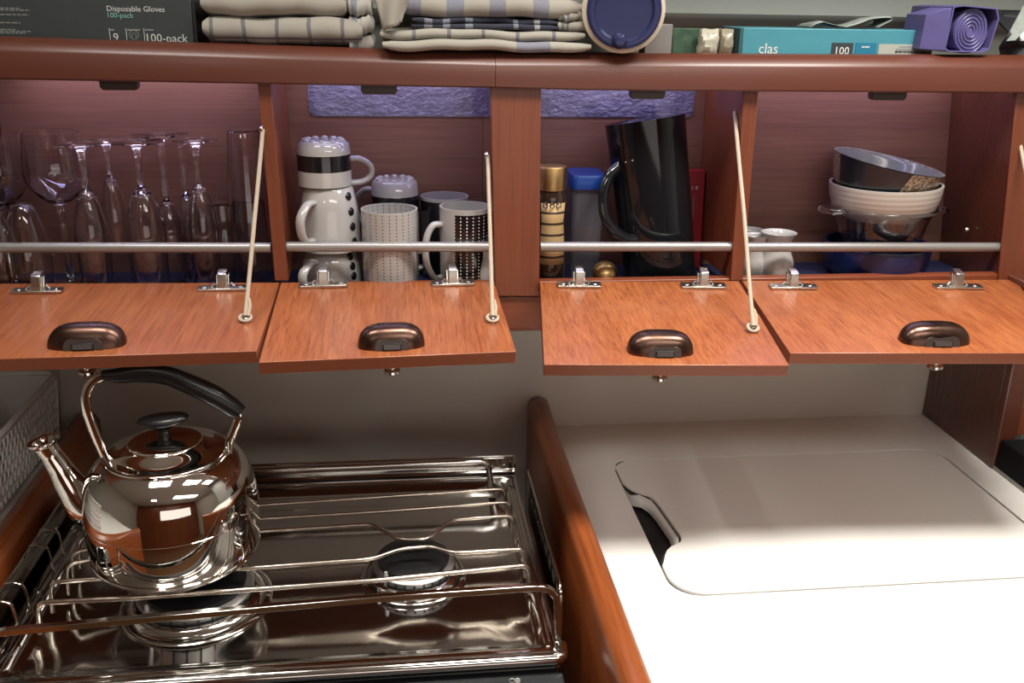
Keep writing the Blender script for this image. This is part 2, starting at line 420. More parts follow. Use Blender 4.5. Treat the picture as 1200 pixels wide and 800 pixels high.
for cab, x0, x1 in ((cabL, -.60, .1155), (cabR, .116, .86)):
    b = NB(); box(b, x0, x1, .0145, .160, SH-.0095, SH); part('shelf_board', b, W_X, cab)
    b = NB(); box(b, x0, x1, .004, .148, 1.105, FLZ-.002); box(b, x0, x1, -.001, .0038, 1.108, 1.149); part('bottom_board', b, W_X, cab)
    b = NB(); box(b, x0, x1, .0, .016, 1.1495, 1.172); part('front_lip', b, W_X, cab, bevel=.0015)
    b = NB(); box(b, x0+.005, x1-.005, .0165, .147, FLZ-.0018, FLZ-.0003); part('anti_slip_mat', b, DKBLUE, cab)
for cab, x0, x1 in ((cabL, -.60, .1155), (cabR, .116, .82)):
    b = NB(); box(b, x0, x1, .1482, .158, 1.105, SH-.0102); part('back_panel', b, W_BACK, cab)
def face(pts, cab, name, mat, y0=-.003, depth=.15):
    P = [onY(x, y, y0) for x, y in pts]; b = NB(); prism(b, P, (0, depth, 0)); return part(name, b, mat, cab, bevel=.0008)
def quadx(pts):   # keep the top under the beam and the bottom on the lip
    return pts
face([(302, 96.5), (317, 97), (338, 329), (322, 329)], cabL, 'divider', W_Z, -.003, .1505)
face([(872, 105.5), (889, 105.5), (870.5, 329), (856, 329)], cabR, 'divider', W_Z, -.003, .1505)
face([(575, 100), (634, 103), (632, 347), (580.5, 347)], cabR, 'centre_post', W_Z, -.006, .022)
face([(575, 348), (640, 348), (640, 385), (580, 385)], cabR, 'lower_rail', W_X, -.0015, .01)
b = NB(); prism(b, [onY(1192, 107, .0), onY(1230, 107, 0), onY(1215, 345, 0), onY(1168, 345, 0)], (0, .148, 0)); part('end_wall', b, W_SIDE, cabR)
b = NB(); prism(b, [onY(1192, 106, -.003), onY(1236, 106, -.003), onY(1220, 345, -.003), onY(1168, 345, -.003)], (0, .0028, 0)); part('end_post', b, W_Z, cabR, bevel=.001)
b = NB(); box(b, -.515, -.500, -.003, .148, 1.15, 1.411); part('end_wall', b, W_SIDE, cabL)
# bumpy translucent plastic panel behind the middle lockers
m, nt, bb = new_mat('wrinkled_violet_film'); setp(bb, (0.27, 0.26, 0.42), .22, coat=.6)
v = mapping(nt, (1, 1, 1.6)); f = noise(nt, v, 130, 3, .6); f2 = noise(nt, v, 45, 2, .5)
bump(nt, bb, mth(nt, 'ADD', f, f2), .9, .004)
nt.links.new(mixc(nt, f2, (0.055, 0.05, 0.10), (0.20, 0.185, 0.30)), bb.inputs['Base Color'])
FILM = m
for cab, xs, nm in ((cabL, (363, 585), 0), (cabR, (585, 812), 1)):
    A = onY(xs[0], 136, .145); B = onY(xs[1], 138, .145); zt = 1.424; zl = 1.361; r = .008
    x0, x1 = A.x, B.x
    P = []
    if nm == 0:
        P = [Vector((x1, .1475, zt)), Vector((x0, .1475, zt))]+[Vector((x0+r-r*math.cos(t), .1475, zl+r-r*math.sin(t))) for t in [i*PI/8 for i in range(5)]]+[Vector((x1, .1475, zl))]
    else:
        P = [Vector((x1, .1475, zt)), Vector((x0, .1475, zt)), Vector((x0, .1475, zl))]+[Vector((x1-r+r*math.sin(t), .1475, zl+r-r*math.cos(t))) for t in [i*PI/8 for i in range(5)]]
    b = NB(); prism(b, P, (0, -.0015, 0)); part('textured_panel', b, FILM, cab)
    b = NB(); tube(b, (P[1:] if nm == 0 else P[2:]+[P[0]]), .0012, 6); part('panel_rim', b, plain('film_rim', (.42, .33, .36), .3), cab)
# strike plates under the beam, LED strips, rails
for x0, x1, y in ((118, 162, 92), (423, 465, 98), (738, 778, 104), (1020, 1060, 106)):
    A = onY(x0, y, .004); B = onY(x1, y, .004); cab = cabL if x0 < 580 else cabR
    b = NB(); zt = zb(A.x)+.003; P = [(A.x, zt), (A.x, zt-.010), (A.x+.003, zt-.0135), (B.x-.003, zt-.0135), (B.x, zt-.010), (B.x, zt)]
    prism(b, [Vector((px, -.004, pz)) for px, pz in P], (0, .014, 0)); part('strike_plate', b, DBRONZE, cab, bevel=.0006)
LEDM = emis('led_chip', (0.72, 0.66, 1.0), 14)
for x0, x1, cab in ((-.48, -.165, cabL), (-.13, .10, cabL), (.19, .405, cabR), (.445, .77, cabR)):
    b = NB(); box(b, x0, x1, .093, .103, 1.4295, 1.4345); s = part('light_strip', b, WPLAS, cab)
    b = NB(); k = int((x1-x0)/.016)
    for i in range(k): xx = x0+(i+.5)*(x1-x0)/k; box(b, xx-.002, xx+.002, .096, .100, 1.4285, 1.4294)
    part('led_chips', b, LEDM, s)
for xs, ys, cab in (((-20, 317.5), 290, cabL), ((336, 573), 289, cabL), ((633, 857), 289, cabR), ((874.5, 1172), 289.5, cabR)):
    A = onY(xs[0], ys, .006); B = onY(xs[1], ys, .006); b = NB(); tube(b, [A, B], .0062, 16); part('guard_rail', b, ALU, cab, ang=50)
# drop-down doors
LENY = .237
def on_tilt(x, y, z0, ang):
    d = ray(x, y); t = math.tan(math.radians(ang)); k = (z0-CAM.z+CAM.y*t)/(d.z-d.y*t); return CAM+d*k
def zh(x): return 1.1751+.0128*(.119-x) if x < .15 else 1.1741-.0120*(x-.17)
def make_door(farL, farR, nearL, nearR, latch, hinges, knob, cord, cab, kind):
    fl = onY(farL, 330, -.004); fr = onY(farR, 330, -.004); fl.z = zh(fl.x)-.001; fr.z = zh(fr.x)-.001
    zm = (fl.z+fr.z)/2; lo, hi = -6, 20
    for _ in range(40):
        a = (lo+hi)/2; nl = on_tilt(*nearL, zm, a); nr = on_tilt(*nearR, zm, a)
        if (-(nl.y+nr.y)/2) > LENY: lo = a
        else: hi = a
    n = (fr-fl).cross(nl-fl).normalized()
    if n.z < 0: n = -n
    T = .0135; bot = [fl-n*T, fr-n*T, nr-n*T, nl-n*T]; top = [fl, fr, nr, nl]
    b = NB(); loft(b, [[p-n*.0008 for p in top], top]); 
    # door panel, with a plainer lipping around its edges
    pnl = NB(); loft(pnl, [bot, top])
    pnl.faces.ensure_lookup_table()
    bmesh.ops.recalc_face_normals(pnl, faces=pnl.faces[:]); pnl.normal_update()
    for f in pnl.faces:
        f.material_index = 0 if abs(f.normal.normalized().dot(n)) > .9 else 1
    b.free()
    d = part('door', pnl, [W_Y, W_EDGE], cab, bevel=.0008)
    C = sum(top, Vector())/4
    def hit(x, y, off=0):
        r = ray(x, y); t = (C+n*off-CAM).dot(n)/r.dot(n); return CAM+r*t
    ux = (nr-nl).normalized(); uy = n.cross(ux).normalized()
    # latch: a rounded bronze housing with an arched recess and push button
    x0, x1, y1 = latch; c = hit((x0+x1)/2, y1-1.5); a = (hit(x1, y1-8)-hit(x0, y1-8)).length/2; bb_ = .0165; hgt = .0225
    c = c+uy*bb_*.98
    L = NB(); rows = []
    def pt(t, s, k=1.0):
        e = .62; cx = math.copysign(abs(math.cos(t))**e, math.cos(t)); sy = math.copysign(abs(math.sin(t))**.72, math.sin(t))
        q = math.cos(s)**.55; h = math.sin(s)**.9
        shrink = 1-.22*h
        return c+ux*(a*k*cx*q*shrink if False else a*k*cx*q)+uy*(bb_*k*sy*q+.003*h)+n*(hgt*k*h)
    for j in range(9):
        s = j/8*(PI/2*.985); rows.append([pt(2*PI*i/36, s) for i in range(36)])
    loft(L, [[p-n*.0002 for p in rows[0]]]+rows); lt = part('latch', L, BRONZE, d, ang=60)
    # arched face plate set in the front
    L = NB(); yy = -bb_*1.03; P = []
    for i in range(13):
        t = PI*i/12; P.append(c+ux*(math.copysign(abs(math.cos(t))**.55, math.cos(t))*a*.50+(a*.06 if x0 > 500 else 0))+uy*(yy+.004*math.sin(t))+n*(.0015+.0115*math.sin(t)**.6))
    P = [c+ux*(a*.5+(a*.06 if x0 > 500 else 0))+uy*yy+n*.0012]+P+[c-ux*(a*.5-(a*.06 if x0 > 500 else 0))+uy*yy+n*.0012]
    prism(L, P, uy*.012); part('latch_face', L, DBRONZE, lt, bevel=.0006)
    L = NB(); hw = a*.28; o = c+uy*(yy-.0002)+ux*(a*.06 if x0 > 500 else 0)
    prism(L, [o-ux*hw+n*.0022, o+ux*hw+n*.0022, o+ux*hw+n*.0085+uy*.0015, o-ux*hw+n*.0085+uy*.0015], -uy*.0012); part('push_button', L, plain('button_rim', (.012, .01, .01), .5), lt, bevel=.0003)
    L = NB(); hw *= .86; o = o-uy*.0012
    prism(L, [o-ux*hw+n*.003, o+ux*hw+n*.003, o+ux*hw+n*.0077+uy*.0012, o-ux*hw+n*.0077+uy*.0012], -uy*.0004); part('button_face', L, plain('button_grey', (.07, .06, .058), .4), lt)
    # hinges
    for x0, x1, yy in hinges:
        p = hit((x0+x1)/2, yy+2); hw = (hit(x1, yy)-hit(x0, yy)).length/2
        H = NB(); P = [p+ux*sx*hw+uy*sy*.0078+n*.0002 for sx, sy in ((-.96, -1), (.96, -1), (1, -.6), (1, .6), (.96, 1), (-.96, 1), (-1, .6), (-1, -.6))]
        prism(H, P, n*.0030)
        for sx in (-.72, .72):
            lathe(H, [(0, .0042), (.0026, .0040), (.0032, .0031)], 10, p+ux*sx*hw, mtx=Matrix((ux, uy, n)).transposed())
        hg = part('hinge', H, NICKEL, d, bevel=.0005)
        H = NB(); q = p+uy*.002
        arm = [(-.0058, .002), (-.0052, .010), (-.0030, .0190), (-.001, .0205), (.013, .0215), (.014, .018), (.006, .016), (.003, .011), (.0025, .002)]
        prism(H, [q-ux*.0052+uy*dy+n*dz for dy, dz in arm], ux*.0104); part('hinge_arm', H, NICKEL, hg, bevel=.0007)
        H = NB()
        for s in (-1, 1):
            tube(H, [q+ux*s*.0055+uy*.001+n*.003, q+ux*s*.010+uy*.001+n*.0065, q+ux*s*.013+n*.003], .0017, 6)
            prism(H, [q+ux*s*.0058-uy*.001+n*.002, q+ux*s*.0072-uy*.001+n*.002, q+ux*s*.0072+n*.016+uy*.006, q+ux*s*.0058+n*.016+uy*.006], uy*.006)
        part('hinge_cup', H, NICKEL, hg)
    # round striker stud under the door
    kx, ky = knob; q = onY(kx, ky, (nl.y+nr.y)/2+.03); base = q-n*((q-C).dot(n)+T)
    H = NB(); mt = Matrix((ux, uy, -n)).transposed()
    lathe(H, [(0, 0), (.0055, 0), (.0055, .006), (.0035, .007), (.0035, .012), (.0085, .013), (.0092, .0155), (.006, .018), (0, .0185)], 20, base, mtx=mt)
    part('stud', H, CHROME, d)
    # cord and its screw eye
    (tx, ty, tY), (bx, by) = cord
    top_ = onY(tx, ty, tY); bt = hit(bx, by+1)
    H = NB(); lathe(H, [(0, .0078), (.0035, .0072), (.0052, .0045), (.0052, 0), (0, 0)], 14, bt+n*.0002, mtx=Matrix((ux, uy, n)).transposed())
    part('screw_eye', H, CHROME, d)
    e = bt+n*.008; mid = (top_+e)/2+Vector((0, -.004, -.004))
    pth, _ = smooth_path([top_, top_*.75+e*.25+Vector((0, -.002, -.003)), mid, top_*.2+e*.8+Vector((0, -.001, -.003)), e], None, 6)
    H = NB(); tube(H, pth, .0024, 8)
    pp = e; loop = [pp+ux*(.0062*math.cos(t))+uy*(.006*math.sin(t))+n*(-.002+.002*math.sin(t)) for t in [2*PI*i/14 for i in range(14)]]
    tube(H, loop, .0017, 6, closed=True)
    dr = (top_-e).normalized()
    tube(H, [e+ux*.003, e+ux*.004+dr*.012, e+ux*.002+dr*.020], .0021, 6)
    part('cord', H, ROPE, cab)
    H = NB(); lathe(H, [(0, .004), (.003, .0035), (.0045, .001), (.0045, 0), (0, 0)], 12, top_, mtx=Matrix.Rotation(-PI/2 if kind else PI/2, 3, 'Y'))
    part('cord_screw', H, NICKEL, cab)
    return d, n
make_door(-28, 327.5, (-88, 423), (301, 411), (52, 143, 413), ((14, 74, 340), (232, 290, 337)), (103, 437), ((308, 152, -.006), (288, 377)), cabL, 1)
make_door(329, 579, (303, 424.5), (605, 411.5), (420, 499, 413), ((351, 407, 333), (505, 556, 331)), (459.5, 436), ((571.5, 182, .010), (577, 377)), cabL, 1)
make_door(632.5, 866, (637.5, 427), (925, 428), (738, 815, 421), ((653, 704, 333), (798, 850, 334)), (773, 443), ((861, 131, .02), (881.5, 388)), cabR, 0)
make_door(869.5, 1188, (912+14, 413.5), (1262, 413.5), (1062, 1141, 409), ((902, 956, 335), (1095, 1149, 335)), (1095, 432), ((1188, 130, .03), (1232, 372)), cabR, 0)
# ================================================================== CABINET CONTENTS
def zat(x, y, Y): return onY(x, y, Y).z
def geo(x0, x1, y, Y):
    """centre X and radius of a round thing whose silhouette spans x0..x1 px at height y, centred at depth Y"""
    a = onY(x0, y, Y); b = onY(x1, y, Y); return (a.x+b.x)/2, (b.x-a.x)/2
def shell(outer, th, rim_first=False):
    """closed thin-walled profile from an open one (bottom centre outwards to rim)"""
    inn = []
    for i, (r, z) in enumerate(outer):
        a = outer[max(i-1, 0)]; b = outer[min(i+1, len(outer)-1)]
        dx, dz = b[0]-a[0], b[1]-a[1]; l = math.hypot(dx, dz) or 1
        inn.append((max(0, r-th*dz/l), z+th*dx/l))
    inn[0] = (0, inn[0][1]); inn[-1] = (inn[-1][0], outer[-1][1])
    return outer+inn[::-1]
def spl(pts, k=4):
    P, _ = smooth_path([(r, 0, z) for r, z in pts], None, k); return [(max(0, p.x), p.z) for p in P]
def wine_glass(H, rb, rf, hb, taper=.8):
    """stemmed glass standing upright: H height, rb bowl radius, rf foot radius, hb bowl height"""
    s = H-hb
    out = spl([(rb*.16, s-.004), (rb*.55, s+hb*.06), (rb*.9, s+hb*.26), (rb, s+hb*.45), (rb*.95, s+hb*.7), (rb*taper, H)])
    inn = [(max(0, r-.0014), z+(.0035 if i < 3 else .001 if i < 6 else 0)) for i, (r, z) in enumerate(out)][::-1]; inn[-1] = (0, s+.003)
    bowl = NB(); lathe(bowl, out+inn+[], 28); 
    prof = [(0, 0), (rf, 0), (rf, .0016), (rf*.4, .0028), (.0065, .0055), (.0038, .013), (.0032, s*.6), (.0040, s-.012), (rb*.16, s-.004)]
    g = NB(); lathe(g, prof+out+inn, 30)
    bowl.free(); return g
def put_glass(label, g, loc, inv=False, H=0, group=None, tilt=(0, 0)):
    o = part('wine_glass', g, GLASS, ang=60)
    o.rotation_euler = (PI+tilt[0] if inv else tilt[0], tilt[1], 0); o.location = (loc[0], loc[1], loc[2]+(H if inv else 0))
    return tag(o, label, 'glass', group)
GR = 'stemware in the left locker'
# upright, broad bowls
for cx, hw, yt, yb, Y, lab in ((65, 37, 155, 236, .088, 'broad wine glass standing upright, second from the left edge'),
                               (-4, 35, 157, 240, .092, 'broad wine glass standing upright, cut by the left picture edge')):
    X, r = geo(cx-hw, cx+hw, 200, Y); zt = zat(cx, yt, Y); zbm = zat(cx, yb, Y); H = zt-FLZ
    put_glass(lab, wine_glass(H, r*1.02, .031, zt-zbm, .86), (X, Y, FLZ), group=GR)
# upside down, standing on their rims
INV = [(107, 20, 168, 224, .030, .025, 'slim upturned wine glass right of the broad upright glass'),
       (137, 16, 163, 208, .094, .022, 'upturned glass in the back row between the two front slim ones'),
       (171, 23, 165, 222, .036, .031, 'upturned wine glass in the middle of the front row of the left locker'),
       (199, 18, 156, 237, .088, .034, 'upturned glass with bright foot in the back row of the left locker'),
       (238, 18, 163, 217, .040, .027, 'rightmost upturned wine glass, next to the stacked tumblers'),
       (222, 15, 160, 230, .121, .019, 'small upturned glass at the back of the left locker, half hidden')]
for cx, hw, yt, yb, Y, rf, lab in INV:
    X, r = geo(cx-hw, cx+hw, 270, Y); zt = zat(cx, yt, Y); zs = zat(cx, yb, Y); H = zt-FLZ
    put_glass(lab, wine_glass(H, r, rf, zs-FLZ, .92), (X, Y, FLZ), True, H, GR)
# stemless domes at lower left, upside down
for cx, hw, yt, Y, lab in ((32, 27, 240, .028, 'stemless rounded glass upside down in front of the broad glasses'), (-2, 24, 246, .022, 'stemless rounded glass upside down at the left picture edge')):
    X, r = geo(cx-hw, cx+hw, 290, Y); H = zat(cx, yt, Y)-FLZ
    g = NB(); o_ = spl([(0, 0), (r*.45, .001), (r*.85, H*.3), (r, H*.6), (r*.9, H)]); lathe(g, shell(o_, .0014), 32)
    o = part('stemless_glass', g, GLASS, ang=60); o.rotation_euler = (PI, 0, 0); o.location = (X, Y, FLZ+H); tag(o, lab, 'glass', 'stemless glasses at the lower left')
# stacked tumblers
X, r = geo(266, 304, 160, .075); zt = zat(285, 152, .075); TH = .112
tl = ['upper upturned tumbler of the nested pair by the divider', 'lower upturned tumbler of the nested pair by the divider']
k = 0
while zt-TH-.026*k > FLZ+.026*.5 and k < 3: k += 1
first = None; top0 = zt
n_t = 2; step = (zt-TH-FLZ)/(n_t-1)
for i in range(n_t):
    z0 = FLZ+step*(n_t-1-i)
    if first is None:
        g = NB(); lathe(g, shell([(0, 0), (r*.92, 0), (r, .003), (r*1.18, TH*.6), (r*1.34, TH)], .0012), 28); first = part('tumbler', g, GLASS, ang=60); o = first
    else: o = first.copy(); COL.objects.link(o)
    o.rotation_euler = (PI, 0, 0); o.location = (X, .075, z0+TH); tag(o, tl[i], 'glass', 'nested tumblers')
X, r = geo(250, 268, 240, .10)
g = NB(); lathe(g, shell([(0, 0), (.020, 0), (.023, .05), (.026, .10)], .0012), 24); o = part('tumbler', g, GLASS, ang=60); o.rotation_euler = (PI, 0, 0); o.location = (onY(262, 280, .105).x, .112, FLZ+.10); tag(o, 'single short upturned tumbler behind the nested pair', 'glass')
# ---- mugs
def mat_rings(name, base, col, z0, z1, rough=.12):
    m, nt, b = new_mat(name); setp(b, base, rough, coat=.5)
    z = obj_xyz(nt)[2]; f = mth(nt, 'MULTIPLY', mth(nt, 'GREATER_THAN', z, z0), mth(nt, 'LESS_THAN', z, z1))
    nt.links.new(mixc(nt, f, base, col), b.inputs['Base Color']); return m
def mat_dots(name, base, col, n, pz, rad, sector=None, z0=.004, z1=1, panel=None, r=.03, dash=False):
    """columns of small printed marks around a mug; optional dark sector"""
    m, nt, b = new_mat(name); setp(b, base, .15, coat=.4); x, y, z = obj_xyz(nt)
    a = mth(nt, 'ARCTAN2', y, x); u = mth(nt, 'FRACT', mth(nt, 'MULTIPLY', a, n/(2*PI))); v = mth(nt, 'FRACT', mth(nt, 'DIVIDE', z, pz))
    w_ = 2*PI*r/n
    du = mth(nt, 'MULTIPLY', mth(nt, 'SUBTRACT', u, .5), w_); dv = mth(nt, 'MULTIPLY', mth(nt, 'SUBTRACT', v, .5), pz*(.45 if dash else 1))
    d = mth(nt, 'SQRT', mth(nt, 'ADD', mth(nt, 'MULTIPLY', du, du), mth(nt, 'MULTIPLY', dv, dv)))
    f = mth(nt, 'LESS_THAN', d, rad)
    out = None
    lim = mth(nt, 'MULTIPLY', mth(nt, 'GREATER_THAN', z, z0), mth(nt, 'LESS_THAN', z, z1))
    if sector:
        s = mth(nt, 'MULTIPLY', mth(nt, 'GREATER_THAN', a, sector[0]), mth(nt, 'LESS_THAN', a, sector[1])); lim = mth(nt, 'MULTIPLY', lim, s)
        R = mth(nt, 'SQRT', mth(nt, 'ADD', mth(nt, 'MULTIPLY', x, x), mth(nt, 'MULTIPLY', y, y)))
        lim = mth(nt, 'MULTIPLY', lim, mth(nt, 'GREATER_THAN', R, r*.955))
        bg = mixc(nt, lim, base, panel)
    else: bg = base
    nt.links.new(mixc(nt, mth(nt, 'MULTIPLY', f, lim), bg, col), b.inputs['Base Color']); return m
def mug(name, label, loc, prof, mat, hang, hz, hr, inv=False, hmat=None, th=.0032, hth=(.0065, .004), group=None, feet=False, hext=.026):
    """prof bottom->rim; hang handle angle; hz (z low, z high)"""
    H = prof[-1][1]; root = thing(name, label, 'mug', (0, 0, 0), group)
    g = NB(); lathe(g, shell(prof, th), 40)
    if feet:
        for i in range(12):
            t = 2*PI*i/12; rr = prof[1][0]*.86
            lathe(g, [(0, -.0022), (.003, -.0018), (.0048, .0003), (.0048, .001)], 8, (rr*math.cos(t), rr*math.sin(t), 0))
    part('cup', g, mat, root, ang=45)
    def rad(z):
        for a, b in zip(prof[1:], prof[2:]):
            if a[1] <= z <= b[1]: return a[0]+(b[0]-a[0])*(z-a[1])/(b[1]-a[1])
        return prof[-1][0]
    d = Vector((math.cos(hang), math.sin(hang), 0)); zl, zu = hz; zc = (zl+zu)/2; hh = (zu-zl)/2
    P = [d*(rad(zu)-.002)+Vector((0, 0, zu)), d*(rad(zu)+hext*.55)+Vector((0, 0, zu-.001)), d*(rad(zc)+hext)+Vector((0, 0, zc+hh*.45)), d*(rad(zc)+hext)+Vector((0, 0, zc-hh*.35)), d*(rad(zl)+hext*.5)+Vector((0, 0, zl+.001)), d*(rad(zl)-.002)+Vector((0, 0, zl))]
    pp, _ = smooth_path(P, None, 6); g = NB(); tube(g, pp, [hth]*len(pp), 10, up=Vector((-d.y, d.x, 0)).cross(d) if False else None)
    part('handle', g, hmat or CERAM, root, ang=60)
    root.location = (loc[0], loc[1], loc[2]+(H if inv else 0)); root.rotation_euler = (PI, 0, 0) if inv else (0, 0, 0)
    return root
def finish_mug(root): return root
BLK = (0.008, 0.008, 0.010); WHT = (0.39, 0.38, 0.365)
# stack of three inverted mugs at left
Ys = .058
Xs, rs = geo(350, 424, 275, Ys)
z_m1t = zat(380, 164, Ys); z_m1b = zat(380, 216, Ys); z_m2b = zat(385, 289, Ys)
h2 = z_m1b-z_m2b; h1 = z_m1t-z_m1b; h3 = z_m2b-FLZ
def dotted(root, H, ang, n=4, rfun=None):
    g = NB()
    for i in range(n):
        z = H*(.14+.235*i); r = rfun(z)+.0004; c = Vector((r*math.cos(ang), r*math.sin(ang), z))
        nx = Vector((math.cos(ang), math.sin(ang), 0)); tt = Vector((-math.sin(ang), math.cos(ang), 0)); R = .0052
        ps = []
        for k_ in range(14):
            t = 2*PI*k_/14; da = R*math.cos(t)/r; rz = rfun(z+R*math.sin(t))+.0005
            ps.append(Vector((rz*math.cos(ang+da), rz*math.sin(ang+da), z+R*math.sin(t))))
        g.faces.new([g.verts.new(p) for p in ps])
    part('printed_dots', g, plain('black_glaze', (.008, .008, .01), .12), root, solid=.0003)
p2 = [(0, 0), (rs*.70, 0), (rs*.78, .003), (rs*.90, h2*.35), (rs*.98, h2*.8), (rs, h2)]
def rf2(z, P=p2):
    for a, b in zip(P[1:], P[2:]):
        if a[1] <= z <= b[1]: return a[0]+(b[0]-a[0])*(z-a[1])/(b[1]-a[1])
    return P[-1][0]
for nm, zz, hh, lab in ((0, z_m2b, h2, 'white mug with a column of black dots, upside down in the middle of the stack'), (1, FLZ, h3, 'lowest white dotted mug of the stack beside the locker divider')):
    pr = [(r_, z_*hh/h2) for r_, z_ in p2]
    rt = mug('mug', lab, (0, 0, 0), pr, CERAM, math.radians(122), (hh*.22, hh*.80), 0, False, feet=(nm == 0), hext=.022)
    dotted(rt, hh, math.radians(38), 4, lambda z, pr=pr: rf2(z, pr))
    rt.location = (Xs-.001*nm, Ys, zz+hh); rt.rotation_euler = (PI, 0, 0)
Xa, ra = geo(348, 412, 195, Ys)
bandm = mat_rings('white_black_band', WHT, BLK, h1*.30, h1*.66)
rt = mug('mug', 'white mug with broad black band, upside down on top of the stack', (0, 0, 0), [(0, 0), (ra*.78, 0), (ra*.93, .004), (ra*.99, h1*.25), (ra, h1)], bandm, math.radians(-10), (h1*.44, h1*.99), 0, feet=True, hext=.024)
rt.location = (Xa, Ys, z_m1b+.0006+h1); rt.rotation_euler = (PI, 0, 0)
# inverted banded mug in the second row
Yb = .113; Xb, rb_ = geo(434, 491, 225, Yb); zt = zat(462, 209, Yb); hb_ = zt-FLZ; hh = min(hb_, .085)
tower = zt-hh
bm4 = mat_rings('white_black_band_low', WHT, BLK, hh*.24, hh*.50)
rt = mug('mug', 'white mug with black band, upside down behind the dotted white mug', (0, 0, 0), [(0, 0), (rb_*.78, 0), (rb_*.93, .004), (rb_*.99, hh*.25), (rb_, hh)], bm4, math.radians(205), (hh*.2, hh*.75), 0, feet=True)
rt.location = (Xb, Yb, tower+hh); rt.rotation_euler = (PI, 0, 0)
if tower-FLZ > .01:
    g = tower-FLZ-.0006
    rt = mug('mug', 'white mug upside down beneath the second banded mug, mostly hidden', (0, 0, 0), [(0, 0), (rb_*.8, 0), (rb_*.95, .004), (rb_*.98, g)], CERAM, 0, (g*.3, g*.8), 0, hext=.014); rt.location = (Xb, Yb, FLZ+g); rt.rotation_euler = (PI, 0, 0)
# upright dotted white mug
Y5 = .040; X5, r5 = geo(424, 490, 280, Y5); z5 = zat(457, 244, Y5); h5 = z5-FLZ
mug('mug', 'upright white straight mug covered in columns of tiny dark dots', (X5, Y5, FLZ), [(0, 0), (r5*.96, 0), (r5*.99, .003), (r5, h5)], mat_dots('fine_dots', WHT, (0.06, 0.05, 0.05), 26, .0042, .00085, r=r5), math.radians(75), (h5*.2, h5*.8), 0, th=.0028, hext=.02)
# black striped mug behind
Y6 = .112; X6, r6 = geo(493, 549, 260, Y6); z6 = zat(521, 229, Y6); h6 = z6-FLZ
mug('mug', 'upright black mug with white rim in the back row', (X6, Y6, FLZ), [(0, 0), (r6*.96, 0), (r6*.99, .003), (r6, h6)], mat_dots('black_stripes', WHT, (.15, .15, .17), 40, .4, .0004, (-3.2, 3.2), 0, h6-.004, BLK, r=r6), math.radians(100), (h6*.2, h6*.8), 0, hext=.016)
# black dotted panel mug with big handle
Y7 = .043; X7, r7 = geo(515, 575, 280, Y7); z7 = zat(545, 241, Y7); h7 = z7-FLZ
mug('mug', 'upright white mug with white-dotted black panel, handle to the left', (X7, Y7, FLZ), [(0, 0), (r7*.96, 0), (r7*.99, .003), (r7, h7)], mat_dots('black_panel_dots', WHT, (.75, .73, .7), 26, .0042, .00095, (-2.05, .3), 0, h7-.006, BLK, r=r7), math.radians(197), (h7*.16, h7*.80), 0, hext=.020, hth=(.006, .0042))
def egg_cup(label, X, Y, r, H):
    g = NB(); lathe(g, shell(spl([(0, 0), (r*.78, 0), (r*.98, H*.22), (r*.98, H*.45), (r*.72, H*.70), (r*.78, H*.86), (r, H)], 3), .0018), 28)
    o = part('egg_cup', g, CERAM, ang=60); o.location = (X, Y, FLZ); return tag(o, label, 'egg cup', 'white egg cups')
X8, r8 = geo(553, 590, 300, .030); egg_cup('white egg cup by the centre post, in front of the black panel mug', X8, .030, r8*.9, zat(565, 279, .03)-FLZ)
for cx, w_, yt, Y, lab in ((913, 20, 270, .040, 'rightmost white egg cup in the right-hand locker'), (886, 15, 273, .045, 'middle white egg cup behind the cord'), (880, 13, 266, .090, 'white egg cup at the back beside the locker divider')):
    Xe, re = geo(cx-w_, cx+w_, 272, Y); egg_cup(lab, Xe, Y, re, zat(cx, yt+2, Y)-FLZ)
# ---- jar with gold lid
Yj = .042; Xj, rj = geo(627, 664, 250, Yj); zt = zat(648, 194, Yj); zc_ = zat(648, 221, Yj)
jar = thing('coffee_jar', 'gold-capped jar with a gold label beside the centre post', 'jar', (Xj, Yj, FLZ))
g = NB(); H = zc_-FLZ; lathe(g, [(r, z+FLZ) for r, z in spl([(0, 0), (rj*.9, 0), (rj, .006), (rj*.98, H*.45), (rj*.86, H*.7), (rj*.95, H*.9), (rj*.85, H)], 3)], 28, (Xj, Yj, 0)); part('jar_body', g, plain('dark_coffee_glass', (.03, .018, .012), .08, coat=.6), jar, ang=60)
g = NB(); lathe(g, [(0, FLZ+H), (rj*.93, FLZ+H), (rj*.93, zt-.002), (rj*.88, zt), (0, zt)], 32, (Xj, Yj, 0)); part('cap', g, GOLD, jar)
m, nt, b = new_mat('gold_label'); setp(b, (.5, .34, .15), .4, .3)
z = obj_xyz(nt)[2]; f1 = mth(nt, 'LESS_THAN', mth(nt, 'FRACT', mth(nt, 'MULTIPLY', z, 70)), .22)
nt.links.new(mixc(nt, f1, (.52, .36, .17), (.05, .03, .02)), b.inputs['Base Color'])
g = NB(); lathe(g, [(rj*1.015, FLZ+.035), (rj*1.0, FLZ+H*.45), (rj*.885, FLZ+H*.7), (rj*.97, FLZ+H*.88)], 20, (Xj, Yj, 0), math.radians(-140), math.radians(-35)); part('label', g, m, jar, solid=.0004)
g = NB()
for i in range(3):
    cx = Xj+(-.0105+.0085*i); cz = zat(650, 241, .02)
    tube(g, [(cx+.003*math.cos(t), Yj-math.sqrt(max(0, (rj*1.0)**2-(cx-Xj)**2))-.0006, cz+.0034*math.sin(t)) for t in [2*PI*q/12 for q in range(12)]], .0007, 5, closed=True)
part('label_emblems', g, plain('label_ink', (.03, .02, .015), .5), jar)
